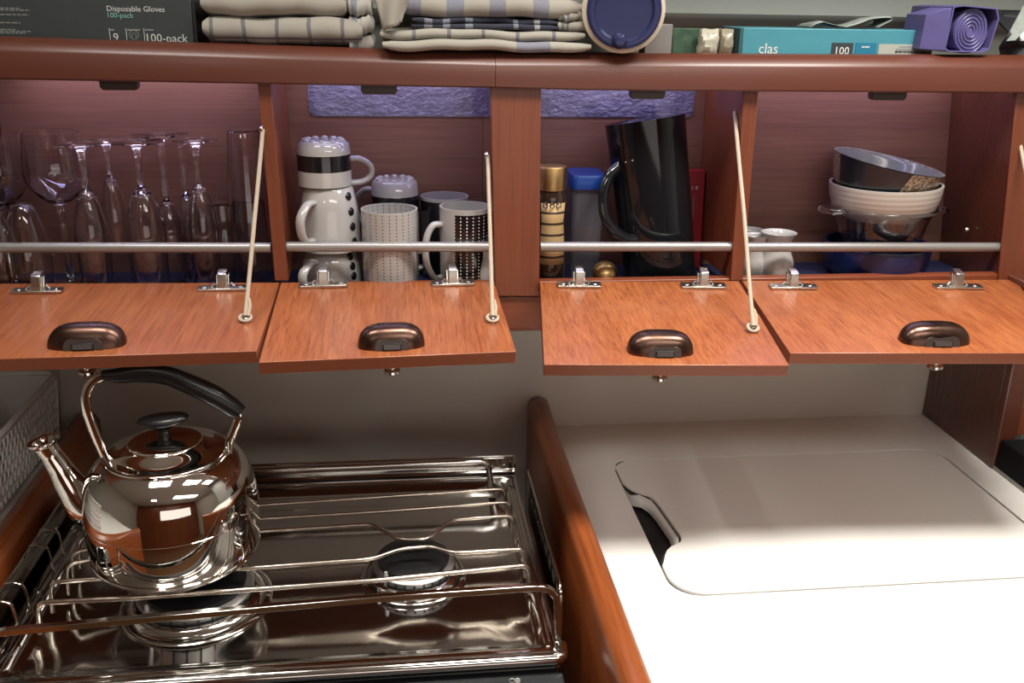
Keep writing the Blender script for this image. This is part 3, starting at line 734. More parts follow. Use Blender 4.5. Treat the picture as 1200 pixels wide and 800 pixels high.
# ---- plastic tub with blue lid
Yp = .085; a = onY(664, 260, Yp); c = onY(703, 260, Yp); zt = zat(684, 201, Yp); zl = zat(684, 217, Yp)
pt_ = thing('plastic_container', 'clear plastic container with a blue lid left of the black jug', 'container', ((a.x+c.x)/2, Yp, FLZ))
g = NB(); cx = (a.x+c.x)/2; hw = (c.x-a.x)/2
loft(g, [rrect(cx-hw*s, cx+hw*s, Yp-.03*s, Yp+.03*s, .008*s, z) for s, z in ((.80, FLZ), (.84, FLZ+.003), (.97, zl), )]); part('tub', g, plain('milky_plastic', (.16, .16, .19), .2, trans=.5, ior=1.3), pt_)
g = NB(); loft(g, [rrect(cx-hw*s, cx+hw*s, Yp-.032*s, Yp+.032*s, .009, z) for s, z in ((1.02, zl), (1.04, zl+.004), (1.04, zt-.003), (1.0, zt))]); part('lid', g, plain('blue_lid', (.008, .055, .30), .3), pt_)
# ---- black jug leaning to the left
Yk = .07
jt = [(709.5, 147), (802, 132)]; jb = [(728, 340), (817, 340)]
TL, TR_, BL, BR = onY(*jt[0], Yk), onY(*jt[1], Yk), onY(*jb[0], Yk), onY(*jb[1], Yk)
jug = thing('tall_jug', 'tall glossy black jug leaning in the locker right of the centre post', 'jug', ((BL.x+BR.x)/2, Yk, FLZ))
g = NB(); rings = []
BLn = Vector((BL.x+.004, Yk, FLZ+.0035)); BRn = Vector((BR.x-.004, Yk, FLZ+.0005))
for t in (0, .03, .3, .6, .9, .985, 1.0):
    L_ = BLn.lerp(TL, t); R_ = BRn.lerp(TR_, t); c = (L_+R_)/2; u = (R_-L_)/2; s = .95 if t == 0 else 1.0
    rings.append([c+u*math.cos(q)*s+Vector((0, u.length*.82*math.sin(q)*s, -.085*t**3*u.length*math.sin(q))) for q in [2*PI*i/32 for i in range(32)]])
loft(g, rings); part('jug_body', g, BLACKG, jug, ang=50)
g = NB(); hp = [(724, 196), (713, 208), (707, 232), (710, 256), (722, 272), (738, 281), (752, 276)]
pp, _ = smooth_path([onY(x, y, Yk-.022-.018*math.sin(i/6*PI)) for i, (x, y) in enumerate(hp)], None, 5)
tube(g, pp, [(.0055, .008)]*len(pp), 10); part('handle', g, BLACKG, jug, ang=60)
g = NB(); q = [onY(x, y, Yk-.0402) for x, y in ((724, 191), (733, 190), (741, 188))]
for p_ in q: lathe(g, [(0, .0012), (.0011, .0008), (.0014, 0)], 8, p_+Vector((0, -.0004, 0)), mtx=Matrix.Rotation(PI/2, 3, 'X'))
part('rivets', g, NICKEL, jug)
# clear cable loop, red packet, gold lid
rp = thing('red_packet', 'narrow red packet with white lettering behind the black jug', 'packet', (onY(817, 300, .12).x, .12, FLZ))
A = onY(804, 200, .12); B = onY(826.5, 200, .12); C_ = onY(819, 330, .12)
g = NB(); prism(g, [Vector((A.x-.002, .12, FLZ)), Vector((C_.x+.0, .12, FLZ)), Vector((B.x, .12, A.z)), Vector((A.x-.002, .12, A.z))], (0, .018, 0)); part('box', g, plain('red_card', (.32, .012, .022), .4), rp, bevel=.0008)
g = NB(); rq = random.Random(9); c = onY(813.5, 229, .1195); z_ = c.z
while z_ > onY(813, 254, .1195).z: l = rq.uniform(.0015, .003); box(g, c.x-.001, c.x+.0012, .1192, .1198, z_-l, z_); z_ -= l+.0008
part('faint_lettering', g, plain('faint_white', (.25, .16, .16), .5), rp)
g = NB(); c = onY(816.5, 220, .1195); box(g, c.x-.0018, c.x+.0018, .1192, .1198, c.z-.0022, c.z+.0022); c = onY(811.5, 220, .1195); box(g, c.x-.001, c.x+.0006, .1192, .1198, c.z-.0022, c.z+.0022); part('label_mark', g, plain('pink_mark', (.5, .36, .34), .5), rp)
g = NB(); c = onY(710, 318, .028); gl = part('gold_strainer', NB(), GOLD); bpy.data.objects.remove(gl)
lathe(g, [(0, .012), (.007, .011), (.013, .0075), (.0165, .002), (.0175, 0), (.016, 0), (.0, .009)], 24, (0, 0, 0))
o = part('jar_lid', g, GOLD, ang=60); o.location = (c.x, .030, FLZ+.020); o.rotation_euler = (math.radians(62), math.radians(12), 0); tag(o, 'round golden lid leaning at the foot of the black jug', 'lid')
g = NB(); Xg, rg = geo(632, 656, 310, .022); lathe(g, shell([(0, 0), (rg*.95, 0), (rg, .01), (rg, .035)], .0015), 24)
o = part('small_glass_pot', g, GLASS, ang=60); o.location = (Xg+.004, .019+rg*.3, FLZ); bpy.data.objects.remove(o)
# ---- bowls in the right locker
Yc = .0755
X9, r9 = geo(950, 1110, 270, Yc); zr = zat(1030, 262, Yc)
m, nt, b = new_mat('cobalt_glaze'); setp(b, (.012, .022, .11), .35, coat=.3); nt.links.new(mixc(nt, noise(nt, mapping(nt), 60), (.003, .006, .032), (.007, .013, .075)), b.inputs['Base Color'])
r9 = .0705; g = NB(); H9 = zat(1030, 285, Yc)-FLZ; lathe(g, shell(spl([(0, 0), (r9*.74, 0), (r9*.95, H9*.25), (r9, H9*.7), (r9*1.0, H9)], 3), .003), 48)
cas = thing('blue_casserole', 'dark blue round dish on the floor of the right locker', 'dish', (X9, Yc, FLZ)); part('dish', g, m, cas, local=True, ang=60)
g = NB(); lathe(g, [(r9*1.0, H9-.0005), (r9*1.02, H9), (r9*1.01, H9+.0025), (r9*.97, H9+.002)], 48); part('rim', g, m, cas, local=True)
# glass casserole with side handles
zg = FLZ+H9-.012; r10 = geo(977, 1092, 245, Yc)[1]; r10 = .0670; H10 = zat(1035, 243, Yc)-zg; X10 = onY(1034, 250, Yc).x
gc = thing('glass_casserole', 'clear glass casserole with loop handles under the white bowl', 'dish', (X10, Yc, zg))
g = NB(); lathe(g, shell(spl([(0, 0), (r10*.62, .001), (r10*.80, H10*.3), (r10*.92, H10*.8), (r10*1.02, H10)], 3), .003), 48); part('bowl', g, GLASS, gc, local=True, ang=60)
g = NB(); tube(g, [(r10*1.0*math.cos(t), r10*1.0*math.sin(t), H10+.001) for t in [2*PI*i/48 for i in range(48)]], .0036, 8, closed=True); part('rim', g, GLASS, gc, local=True, ang=60)
for s in (-1, 1):
    g = NB(); pp, _ = smooth_path([(s*r10*.98, -.022, H10), (s*(r10+.016), -.018, H10-.002), (s*(r10+.020), 0, H10-.003), (s*(r10+.016), .018, H10-.002), (s*r10*.98, .022, H10)], None, 5)
    tube(g, pp, .0042, 8); part('handle', g, GLASS, gc, local=True, ang=60)
# white bowl
X11, r11 = geo(977, 1097, 225, Yc); zb11 = zat(1036, 259, Yc-.03); zt11 = zat(1036, 214, Yc); H11 = zt11-zb11
wb = NB(); rp_ = [(0, 0), (r11*.60, 0), (r11*.68, .002), (r11*.86, H11*.20), (r11*.95, H11*.50), (r11*.99, H11*.8), (r11, H11)]
lathe(wb, shell(spl(rp_, 3), .0035), 48)
m, nt, b = new_mat('cream_stoneware'); setp(b, (.60, .55, .50), .3, coat=.2); z = obj_xyz(nt)[2]
bump(nt, b, mth(nt, 'SINE', mth(nt, 'MULTIPLY', z, 900)), .10, .0012); nt.links.new(mixc(nt, noise(nt, mapping(nt, (20, 20, 200)), 1), (.40, .355, .32), (.50, .465, .42)), b.inputs['Base Color'])
o = part('serving_bowl', wb, m, ang=60); o.location = (X11, Yc, zb11); o.rotation_euler = (0, math.radians(-1.5), 0); tag(o, 'cream stoneware bowl nested between glass casserole and dark bowl', 'bowl')
# dark bowl, tilted
X12, r12 = geo(982, 1103, 180, Yc); zc12 = zat(1042, 190, Yc)
H12 = .050
db = NB(); rp_ = [(0, 0), (r12*.60, 0), (r12*.70, .002), (r12*.85, H12*.25), (r12*.93, H12*.6), (r12, H12)]
lathe(db, shell(spl(rp_, 3), .0035), 48)
m, nt, b = new_mat('half_dipped_stoneware'); setp(b, (.2, .2, .2), .3, coat=.3); x, y, z = obj_xyz(nt); a = mth(nt, 'ARCTAN2', y, x)
R = mth(nt, 'SQRT', mth(nt, 'ADD', mth(nt, 'MULTIPLY', x, x), mth(nt, 'MULTIPLY', y, y)))
inside = mth(nt, 'LESS_THAN', mth(nt, 'SUBTRACT', R, mth(nt, 'MULTIPLY', z, r12*.10/H12)), r12*.875)
darksec = mth(nt, 'MULTIPLY', mth(nt, 'GREATER_THAN', mth(nt, 'MULTIPLY_ADD', z, 1, a), -3.02), mth(nt, 'LESS_THAN', mth(nt, 'MULTIPLY_ADD', z, -4, a), -1.80))
sp = noise(nt, mapping(nt), 260, 3); sand = mixc(nt, mth(nt, 'GREATER_THAN', sp, .52), (.13, .085, .055), (.36, .28, .20))
c1 = mixc(nt, darksec, sand, (.010, .014, .020)); nt.links.new(c1, b.inputs['Base Color']); MD = m
o = part('stoneware_bowl', db, MD, ang=60); tilt = math.radians(9.5)
ax = Vector((math.sin(tilt), 0, math.cos(tilt)))
cen = Vector((X12, Yc, zc12)); o.location = cen-ax*H12; o.rotation_euler = (math.radians(4), tilt, 0); o.location = cen-(o.rotation_euler.to_matrix() @ Vector((0, 0, H12)))
tag(o, 'dark and speckled bowl with grey inside, tilted on top of the stack', 'bowl')
g = NB(); lathe(g, spl([(0, .0040), (r12*.60, .0042), (r12*.79, H12*.25+.002), (r12*.885, H12*.65), (r12*.95, H12-.001), (r12*1.0, H12+.0012)], 3), 48)
i_ = part('inner_glaze', g, plain('grey_glaze', (.22, .23, .21), .2, coat=.3), o, local=True, ang=60); i_.location = (0, 0, 0)
# screws on the end wall
for x, y in ((1101, 152), (1131, 269), (1174, 163)):
    W_ = onY(1185, 190, .0).x-.001; p = onX(x, y, W_); p.x = W_+.001
    g = NB(); lathe(g, [(0, .0022), (.0022, .0018), (.0034, .0003), (.0034, -.003), (0, -.003)], 12, p, mtx=Matrix.Rotation(-PI/2, 3, 'Y')); part('panel_screw', g, NICKEL, cabR)
# ================================================================== TOP SHELF
def up_box(name, lab, cat, X0, X1, Y0, Y1, Z0, Z1, mat, pn='carton', bev=.001):
    t = thing(name, lab, cat, ((X0+X1)/2, (Y0+Y1)/2, Z0)); b = NB(); box(b, X0, X1, Y0, Y1, Z0, Z1); part(pn, b, mat, t, bevel=bev); return t
CARD = plain('charcoal_card', (.045, .055, .055), .45)
gx1 = onY(226, 30, .03).x
gb = up_box('glove_box', 'dark grey carton of disposable gloves at the left of the shelf', 'box', -.62, gx1, .03, .12, SH, 1.512, CARD)
INK = plain('white_ink', (.62, .64, .62), .5); TEAL = plain('teal_ink', (.22, .50, .44), .5); GINK = plain('grey_ink', (.25, .27, .26), .5)
def tx(s, x, y, size, mt, par, Y, **kw):
    p = onY(x, y, Y); text(s, size, (p.x, Y-.0002, p.z), FACE, mt, par, **kw)
tx('Disposable Gloves', 125, 13, .0085, INK, gb, .0299); tx('100-pack', 125, 20.5, .0080, TEAL, gb, .0299)
tx('100-pack', 170, 49, .0130, INK, gb, .0299); tx('9', 133, 48.5, .0130, INK, gb, .0299)
for x0, x1 in ((129, 134), (149, 164), (170, 180)):
    a = onY(x0, 35, .0297); c = onY(x1, 35, .0297); g = NB(); box(g, a.x, c.x, .0296, .0298, a.z-.0008, a.z+.0008); part('small_print', g, GINK, gb)
g = NB()
for x in (127.5, 147, 168):
    a = onY(x, 33, .0297); c = onY(x+.6, 50, .0297); box(g, a.x, a.x+.0006, .0296, .0298, c.z, a.z)
part('label_rules', g, INK, gb)
g = NB(); cc = onY(157, 41, .0297); tube(g, [(cc.x+.005*math.cos(t), .0297, cc.z+.005*math.sin(t)) for t in [2*PI*i/16 for i in range(16)]], .0004, 4, closed=True); tube(g, [(cc.x-.0025, .0297, cc.z-.004), (cc.x-.002, .0297, cc.z+.001), (cc.x, .0297, cc.z+.0025), (cc.x+.002, .0297, cc.z+.001), (cc.x+.0025, .0297, cc.z-.004)], .0004, 4); part('glove_symbol', g, GINK, gb)
for i, (y, wd) in enumerate(((9.5, 24), (11.5, 35), (17, 34), (26.5, 24), (34.5, 18), (36.5, 36), (38.5, 30))):
    a = onY(0, y, .0297); c = onY(wd, y, .0297); g = NB(); 
    x = a.x
    while x < c.x:
        l = random.uniform(.003, .007); box(g, x, min(x+l, c.x), .0296, .0298, a.z-.0006, a.z+.0006); x += l+.0012
    part('small_print', g, GINK, gb)
g = NB(); box(g, gx1+.0002, gx1+.0035, .032, .118, SH+.0005, 1.50); part('end_flap', g, BLACK, gb)
# towels
def towel_mat(name, base, stripes, axis=0, rough=.85, hor=None):
    """stripes: (centre, halfwidth, colour) in local x"""
    m, nt, b = new_mat(name); setp(b, base, rough, sheen=.2); o = obj_xyz(nt); x = o[axis]; z = o[2]
    x = mth(nt, 'MULTIPLY_ADD', noise(nt, mapping(nt), 30, 2), .006, x); cur = None
    wv = noise(nt, mapping(nt, (1, 1, 1)), 1500, 2)
    for cpos, hw, colr in stripes:
        f = mth(nt, 'LESS_THAN', mth(nt, 'ABSOLUTE', mth(nt, 'SUBTRACT', x, cpos+.003)), hw)
        f = mth(nt, 'MULTIPLY', f, mth(nt, 'MULTIPLY_ADD', mth(nt, 'GREATER_THAN', wv, .5), .35, .65))
        cur = mixc(nt, f, cur if cur is not None else base, colr)
    if hor:
        f = mth(nt, 'LESS_THAN', mth(nt, 'ABSOLUTE', mth(nt, 'SUBTRACT', z, hor[0])), hor[1]); cur = mixc(nt, f, cur, hor[2])
    if cur is not None: nt.links.new(cur, b.inputs['Base Color'])
    bump(nt, b, wv, .35, .0008); return m
def towel(label, x0, x1, yf, yb, z0, z1, mat, folds=2, seed=0, tilt=0.0, sag=None):
    """a folded cloth: each fold layer a rounded front edge, gently uneven"""
    rnd = random.Random(seed); t = thing('folded_towel', label, 'towel', ((x0+x1)/2, (yf+yb)/2, z0), 'towels folded on the open shelf')
    ph = rnd.random()*9; lay = (z1-z0)/folds; nx = 26
    for k_ in range(folds):
        b = NB(); rings = []
        for i in range(nx+1):
            s = i/nx; x = x0+(x1-x0)*s+(.002*rnd.uniform(-1, 1) if i in (0, nx) else 0)
            wob = .0013*math.sin(s*9+ph+k_)+.0008*math.sin(s*23+ph*2+k_*2); e = 1-.55*(abs(2*s-1)**14)
            h = lay*.5*.97*e; zc = z0+lay*(k_+.5)+wob*(1 if k_ or folds == 1 else .3)+tilt*(s-.5); yy = yf+.003*math.sin(s*5+ph+k_*1.7)+(.002*k_)
            ring = []
            for q in range(9):
                a = PI/2+PI*q/8; ring.append(Vector((x, yy+h*(1+math.cos(a))*1.1, zc+h*math.sin(a))))
            dz = (sag or 0)
            ring += [Vector((x, yy+.05, zc-h-dz)), Vector((x, yb, zc-h-dz)), Vector((x, yb, zc+h-dz)), Vector((x, yy+.05, zc+h-dz*.6))]
            rings.append(ring)
        loft(b, rings); part('fold', b, mat, t, ang=70)
    return t
CR_ = (.32, .30, .255); GY = (.10, .10, .12); NV = (.016, .018, .035); GB = (.16, .17, .23)
def lx(px, y, Y, cx): return onY(px, y, Y).x-cx
a0, a1 = onY(238, 30, .02).x, onY(424, 30, .02).x; ca = (a0+a1)/2
tm = towel_mat('thin_check_towel', CR_, [(lx(px, 30, .02, ca), .0022, GY) for px in (249, 288, 326, 364, 402)], hor=(.0055, .0011, GY))
towel('cream towel with thin dark check lines, lower one of the left pair', a0, a1, .002, .125, SH+.012, onY(330, 19, .02).z, tm, 1, 1, sag=.011)
b0 = onY(236, 10, .02).x; b1 = onY(408, 10, .02).x
towel('plain cream towel lying on the thin check towel, upper one of the left pair', b0, b1, .003, .125, onY(330, 18.5, .02).z, 1.512, towel_mat('plain_cream_towel', CR_, [(0.5, .001, GY)]), 1, 2, sag=.005)
g0, g1 = onY(408, 10, .03).x, onY(436, 10, .03).x
towel('grey and cream cloth bunched between the two towel piles', g0, g1, .008, .12, SH+.002, 1.508, towel_mat('grey_cream_cloth', (.40, .38, .34), [(-.006, .0035, GB)]), 3, 5)
# right pile
c0, c1 = onY(448, 55, -.01).x, onY(690, 55, -.01).x; cc_ = (c0+c1)/2
zA = onY(560, 62, -.012).z; zB = onY(560, 47, -.012).z; zC = onY(560, 35, -.01).z; zD = onY(560, 21, -.005).z
towel('cream towel with one grey block, bottom of the right pile, hanging over the beam', c0, c1, -.018, .12, zA+.002, zB, towel_mat('grey_block_towel', CR_, [(lx(625, 55, -.012, cc_), .020, GB)]), 1, 11, tilt=-.0005, sag=.0)
towel('cream towel with short dark ticks, second from the bottom of the right pile', onY(445, 40, 0).x, onY(683, 40, 0).x, -.012, .12, zB, zC, towel_mat('tick_towel', CR_, [(lx(px, 40, -.01, (onY(445, 40, 0).x+onY(683, 40, 0).x)/2), .0022, GY) for px in (485, 526, 567, 607, 650)]), 1, 12)
towel('navy patterned cloth folded in the middle of the right pile', onY(482, 28, 0).x, onY(654, 28, 0).x, -.006, .12, zC, zD, towel_mat('navy_cloth', NV, [(-.066, .0045, (.2, .2, .24)), (-.045, .004, (.18, .2, .24)), (-.02, .0045, (.18, .2, .24)), (.035, .003, (.18, .2, .24)), (.06, .0035, (.3, .3, .3))]), 2, 13)
towel('cream cloth ends sticking out at the right of the pile', onY(652, 28, 0).x+.001, onY(688, 28, 0).x, -.004, .11, zC, onY(670, 3, 0).z, towel_mat('cream_ends', CR_, [(-.012, .002, GY), (-.006, .002, GY)]), 3, 14)
e0, e1 = onY(470, 10, 0).x, onY(676, 10, 0).x; ec = (e0+e1)/2
towel('cream towel with broad grey stripes on top of the right pile', e0, e1, -.008, .12, zD, 1.513, towel_mat('broad_stripe_towel', CR_, [(lx(px, 10, -.005, ec), hw, GB) for px, hw in ((484, .009), (533, .0095), (583, .0095), (634, .0095))]), 1, 15)
# rumpled cream corner hanging at the left of the pile
fl = NB(); rows = []
for j in range(9):
    s = j/8; row = []
    for i in range(9):
        u = i/8; px = 437+u*(42-8*s)+14*s*(1-u); py = -4+s*40*(1-.25*u)
        p = onY(px, py, -.014+.0055*math.sin(u*7+s*2)-.004*s); row.append(fl.verts.new(p))
    rows.append(row)
for A_, B_ in zip(rows, rows[1:]):
    for i in range(8): fl.faces.new((A_[i], A_[i+1], B_[i+1], B_[i]))
tag(part('draped_cloth', fl, towel_mat('plain_cream_drape', CR_, [(9, .001, GY)]), solid=.0025, ang=80), 'loose cream cloth corner draped down at the left of the right pile', 'towel')
# round tub on its side with a blue lid
ct = onY(735, -3, -.02); R0 = (onY(780, -3, -.02).x-onY(690, -3, -.02).x)/2
zc = ztp(.28)+R0*1.08; ct.z = zc+.0005
tub = thing('storage_tub', 'cream tub lying on its side with its blue lid facing out', 'tub', (ct.x, .04, SH))
mtY = Matrix.Rotation(math.radians(90), 3, 'X') @ Matrix.Identity(3)     # local z -> -Y
mtY = Matrix.Rotation(math.radians(-6), 3, 'Z') @ mtY
cb = Vector((ct.x-.003, -.018, ct.z))
g = NB(); lathe(g, [(0, -.13), (R0*.93, -.13), (R0*1.0, -.01), (R0*1.07, -.004), (R0*1.07, .002), (R0*1.0, .004), (0, .004)], 48, cb, mtx=mtY); part('tub_body', g, plain('cream_tub', (.55, .48, .38), .4), tub)
g = NB(); lathe(g, [(0, .0055), (R0*.72, .0055), (R0*.78, .0085), (R0*.90, .0092), (R0*.955, .008), (R0*.965, .0045), (0, .0043)], 48, cb, mtx=mtY); ld = part('lid', g, plain('navy_lid', (.018, .022, .075), .25), tub)
g = NB(); kc = cb+Vector((-.004, 0, -.034)); lathe(g, [(0, .0155), (.0055, .0145), (.0085, .011), (.0095, .006), (.0095, .005)], 20, kc, mtx=mtY); part('knob', g, MATS['navy_lid'], ld)
# small packets
def pk(name, lab, cat, x0, x1, y0, y1, Y, mat, d=.03, pn='carton'):
    A = onY(x0, y0, Y); B = onY(x1, y1, Y); return up_box(name, lab, cat, A.x, B.x, Y, Y+d, SH, A.z, mat, pn)
sg = pk('small_carton', 'small grey card box right of the blue-lidded tub', 'box', 757, 787, 28, 58, .04, plain('grey_card', (.20, .19, .18), .6))

pk('herb_packet', 'dark green packet between the grey box and foil sachets', 'packet', 789, 824, 33, 58, .055, plain('herb_green', (.035, .085, .05), .5, .8, 90))
def sachet(lab, x0, x1, y0, Y, col, lean):
    A = onY(x0, y0, Y); B = onY(x1, y0, Y); rnd = random.Random(int(x0)); b = NB(); rings = []
    for j in range(9):
        t = j/8; z = SH+(A.z-SH)*t; pf = .002+.010*math.sin(PI*min(1, t*1.0))**.6; ring = []
        for i in range(20):
            a = 2*PI*i/20; ring.append(Vector(((A.x+B.x)/2+(B.x-A.x)/2*math.copysign(abs(math.cos(a))**.5, math.cos(a))*(1-.05*t)+lean*t+rnd.uniform(-.0008, .0008), Y+.012+pf*math.sin(a)+rnd.uniform(-.0012, .0012), z+rnd.uniform(-.001, .001)*(0 if j == 0 else 1))))
        rings.append(ring)
    loft(b, rings); return tag(part('sachet', b, plain('sachet_%d' % x0, col, .28, .3, 220, .5), ang=25), lab, 'sachet')
sachet('shiny cream sachet left of the darker one on the shelf', 822, 845, 34, .03, (.46, .45, .36), .002)
sachet('beige sachet tucked against the blue carton', 847, 863, 34, .032, (.30, .27, .20), .0)
bx0, bx1 = onY(870, 50, .03).x, onY(1094, 50, .03).x; zt = onY(980, 34, .03).z
bb_ = up_box('blue_carton', 'long light blue carton lying on the shelf, marked clas', 'box', bx0, bx1, .03, .11, SH, zt, plain('light_blue_card', (.06, .25, .31), .4))
tx('clas', 888, 62.5, .0175, INK, bb_, .0299)
def lab_(x0, x1, y0, mt, nm):
    A = onY(x0, y0, .03); B = onY(x1, y0, .03); g = NB(); box(g, A.x, B.x, .0292, .0298, SH+.001, A.z); return part(nm, g, mt, bb_)
lab_(975, 1000, 50, plain('black_label', (.03, .04, .045), .5), 'black_label'); lab_(1003, 1027.5, 50, plain('blue_label', (.01, .16, .26), .5), 'blue_label'); lab_(1030, 1092, 51.5, plain('pale_label', (.36, .38, .34), .5), 'pale_label')
tx('100', 976.5, 64, .0135, INK, bb_, .0290); rq = random.Random(4)
for x0, x1, y, h_, mt in ((1010, 1019, 55, .0010, INK), (1054, 1079, 54.5, .0008, GINK), (1050, 1084, 57.5, .0009, GINK), (1049, 1086, 60.5, .0012, plain('dark_ink', (.05, .05, .05), .5))):
    a = onY(x0, y, .029); c = onY(x1, y, .029); g = NB(); x = a.x
    while x < c.x: l = rq.uniform(.0015, .004); box(g, x, min(x+l, c.x), .0288, .0291, a.z-h_, a.z+h_); x += l+.0009
    part('small_print', g, mt, bb_)
g = NB(); box(g, bx0-.0035, bx0-.0003, .031, .109, SH+.0005, zt-.001); part('end_flap', g, plain('dark_teal_card', (.03, .09, .10), .5), bb_)
def crumple(name, lab, px, Y, mat, cat, seed, amp=.004, zbase=None):
    rnd = random.Random(seed); b = NB(); P = [onY(x, y, Y) for x, y in px]; n = len(P); back = [p+Vector((0, .05, 0)) for p in P]
    rows = []
    for k_ in range(6):
        t = k_/5; rows.append([b.verts.new(Vector((p.x+rnd.uniform(-amp, amp)*(0 < k_ < 5), p.y+.05*t, (zbase+(p.z-zbase)*(1-.5*abs(t-.3))) if zbase else p.z+rnd.uniform(-amp, amp)))) for p in P])
    for A_, B_ in zip(rows, rows[1:]):
        for i in range(n-1): b.faces.new((A_[i], A_[i+1], B_[i+1], B_[i]))
    return tag(part(name, b, mat, ang=10, solid=.0006), lab, cat)
CRP = plain('crinkled_film', (.30, .34, .31), .3, .2, 90, .4)
crumple('crinkled_film', 'crinkled grey plastic film lying on the blue carton', [(950, 31), (958, 26), (966, 24), (978, 28), (992, 31), (1005, 27), (1020, 20), (1034, 18), (1046, 18), (1046, 22), (1030, 32)], .045, CRP, 'film', 3, .002, zt+.0005)
# roll of bags in an opened violet sleeve
VI = plain('violet_paper', (.105, .09, .25), .45, .12, 60, .2)
s0, s1 = onY(1113, 30, -.008).x, onY(1167, 30, -.008).x; zt_ = 1.5085
vt = thing('bag_roll', 'violet roll of bags in an open violet sleeve at the right of the shelf', 'roll', ((s0+s1)/2, .04, SH))
zb_ = onY(1130, 61, -.008).z
ov = [(s0-.002, zb_+.003), (s0+.004, zb_), (s1-.010, zb_), (s1-.003, zb_+.004), (s1+.003, zt_-.012), (s1-.002, zt_), (s0+.012, zt_+.003), (s0+.001, zt_+.001)]
g = NB()
oR = [[Vector((x, y, z)) for x, z in ov] for y in (-.008, .09)]; cxx = (s0+s1)/2; czz = (zb_+zt_)/2
iR = [[Vector((cxx+(x-cxx)*.95, y, czz+(z-czz)*.95)) for x, z in ov] for y in (.09, -.008)]
loft(g, [oR[0], oR[1], iR[0], iR[1], oR[0]], cap=False); bmesh.ops.remove_doubles(g, verts=g.verts[:], dist=1e-6); part('sleeve', g, VI, vt, ang=20)
g = NB(); A = onY(1088, 60, .02); B = onY(1115, 62, -.008); 
prism(g, [Vector((s0-.0005, -.0085, zb_+.001)), Vector((s0-.001, -.0085, zt_)), Vector((s0-.021, .012, 1.5)), Vector((s0-.0245, .012, zb_+.002))], (0.001, .05, 0)); part('sleeve_flap', g, VI, vt, bevel=.0008)
g = NB(); rr = (s1-s0)/2*.80; pts = []
for i in range(110):
    t = i/109*2*PI*5; r_ = rr*(.18+.82*i/109); pts.append(Vector((cxx+.002+r_*.92*math.cos(t), .0, czz-.001+r_*1.12*math.sin(t))))
lathe(g, [(0, -.002), (rr*.98, -.002), (rr, 0), (rr, .085), (0, .085)], 40, (0, 0, 0), mtx=Matrix.Rotation(-PI/2, 3, 'X'))
for v_ in g.verts: v_.co.x = v_.co.x*.92+cxx+.002; v_.co.z = v_.co.z*1.12+czz-.001; v_.co.y += .001
part('roll', g, VI, vt, ang=60)
g = NB(); tube(g, [p+Vector((0, -.002, 0)) for p in pts], .0007, 5); part('roll_edge', g, plain('violet_edge', (.09, .075, .22), .4), vt)
# dark bag in the right corner, creased
g = NB(); rnd = random.Random(5); rows = []
for j in range(8):
    rows.append([Vector((.765+.02*i+rnd.uniform(-.004, .004), .02+.012*math.sin(i*1.7+j)+.05*(j/7)**2+rnd.uniform(-.004, .004), SH+.0085*j)) for i in range(7)])
G_ = [[g.verts.new(p) for p in r] for r in rows]
for A_, B_ in zip(G_, G_[1:]):
    for i in range(6): g.faces.new((A_[i], A_[i+1], B_[i+1], B_[i]))
tag(part('dark_bag', g, plain('dark_plastic', (.022, .024, .028), .28), ang=15, solid=.004), 'creased dark plastic bag in the right corner of the shelf', 'bag')
g = NB(); pp = [onY(1180, 48, -.002), onY(1186, 40, -.003), onY(1184, 36, .004), onY(1196, 14, .004), onY(1199, 6, .004), onY(1206, 30, .0), onY(1190, 47, -.002)]
prism(g, pp, (0, .0015, 0)); tag(part('clear_wrapper', g, CRP, ang=20), 'scrap of clear grey film in front of the dark bag', 'film')
# ================================================================== STOVE
TZ = .885; RZ = .930
st = thing('gas_stove', 'two-burner stainless steel marine stove with pot rails', 'stove', (-.12, -.17, .70))
b = NB(); box(b, -.405, .150, -.405, .015, .702, .872); part('body', b, BLACK, st, bevel=.003)
# pressed tray
b = NB(); X0, X1, Y0, Y1 = -.402, .152, -.372, .018
rings = [rrect(X0, X1, Y0, Y1, .004, TZ-.010), rrect(X0, X1, Y0, Y1, .004, TZ+.004), rrect(X0+.004, X1-.004, Y0+.004, Y1-.004, .004, TZ+.007), rrect(X0+.014, X1-.010, Y0+.014, Y1-.010, .012, TZ+.0065),
         rrect(X0+.028, X1-.026, Y0+.024, Y1-.022, .026, TZ+.001), rrect(X0+.036, X1-.034, Y0+.032, Y1-.030, .03, TZ-.0015), rrect(X0+.06, X1-.06, Y0+.06, Y1-.06, .03, TZ-.002)]
loft(b, rings); part('tray', b, TRAYM, st, ang=50)
b = NB(); p0 = Vector((-.41, -.375, TZ+.004)); p1 = Vector((.152, -.375, TZ+.004)); tube(b, arc_corner([p0, p1, p1+Vector((.002, .02, 0))], .008), .0065, 12); part('front_roll', b, STEEL, st, ang=60)
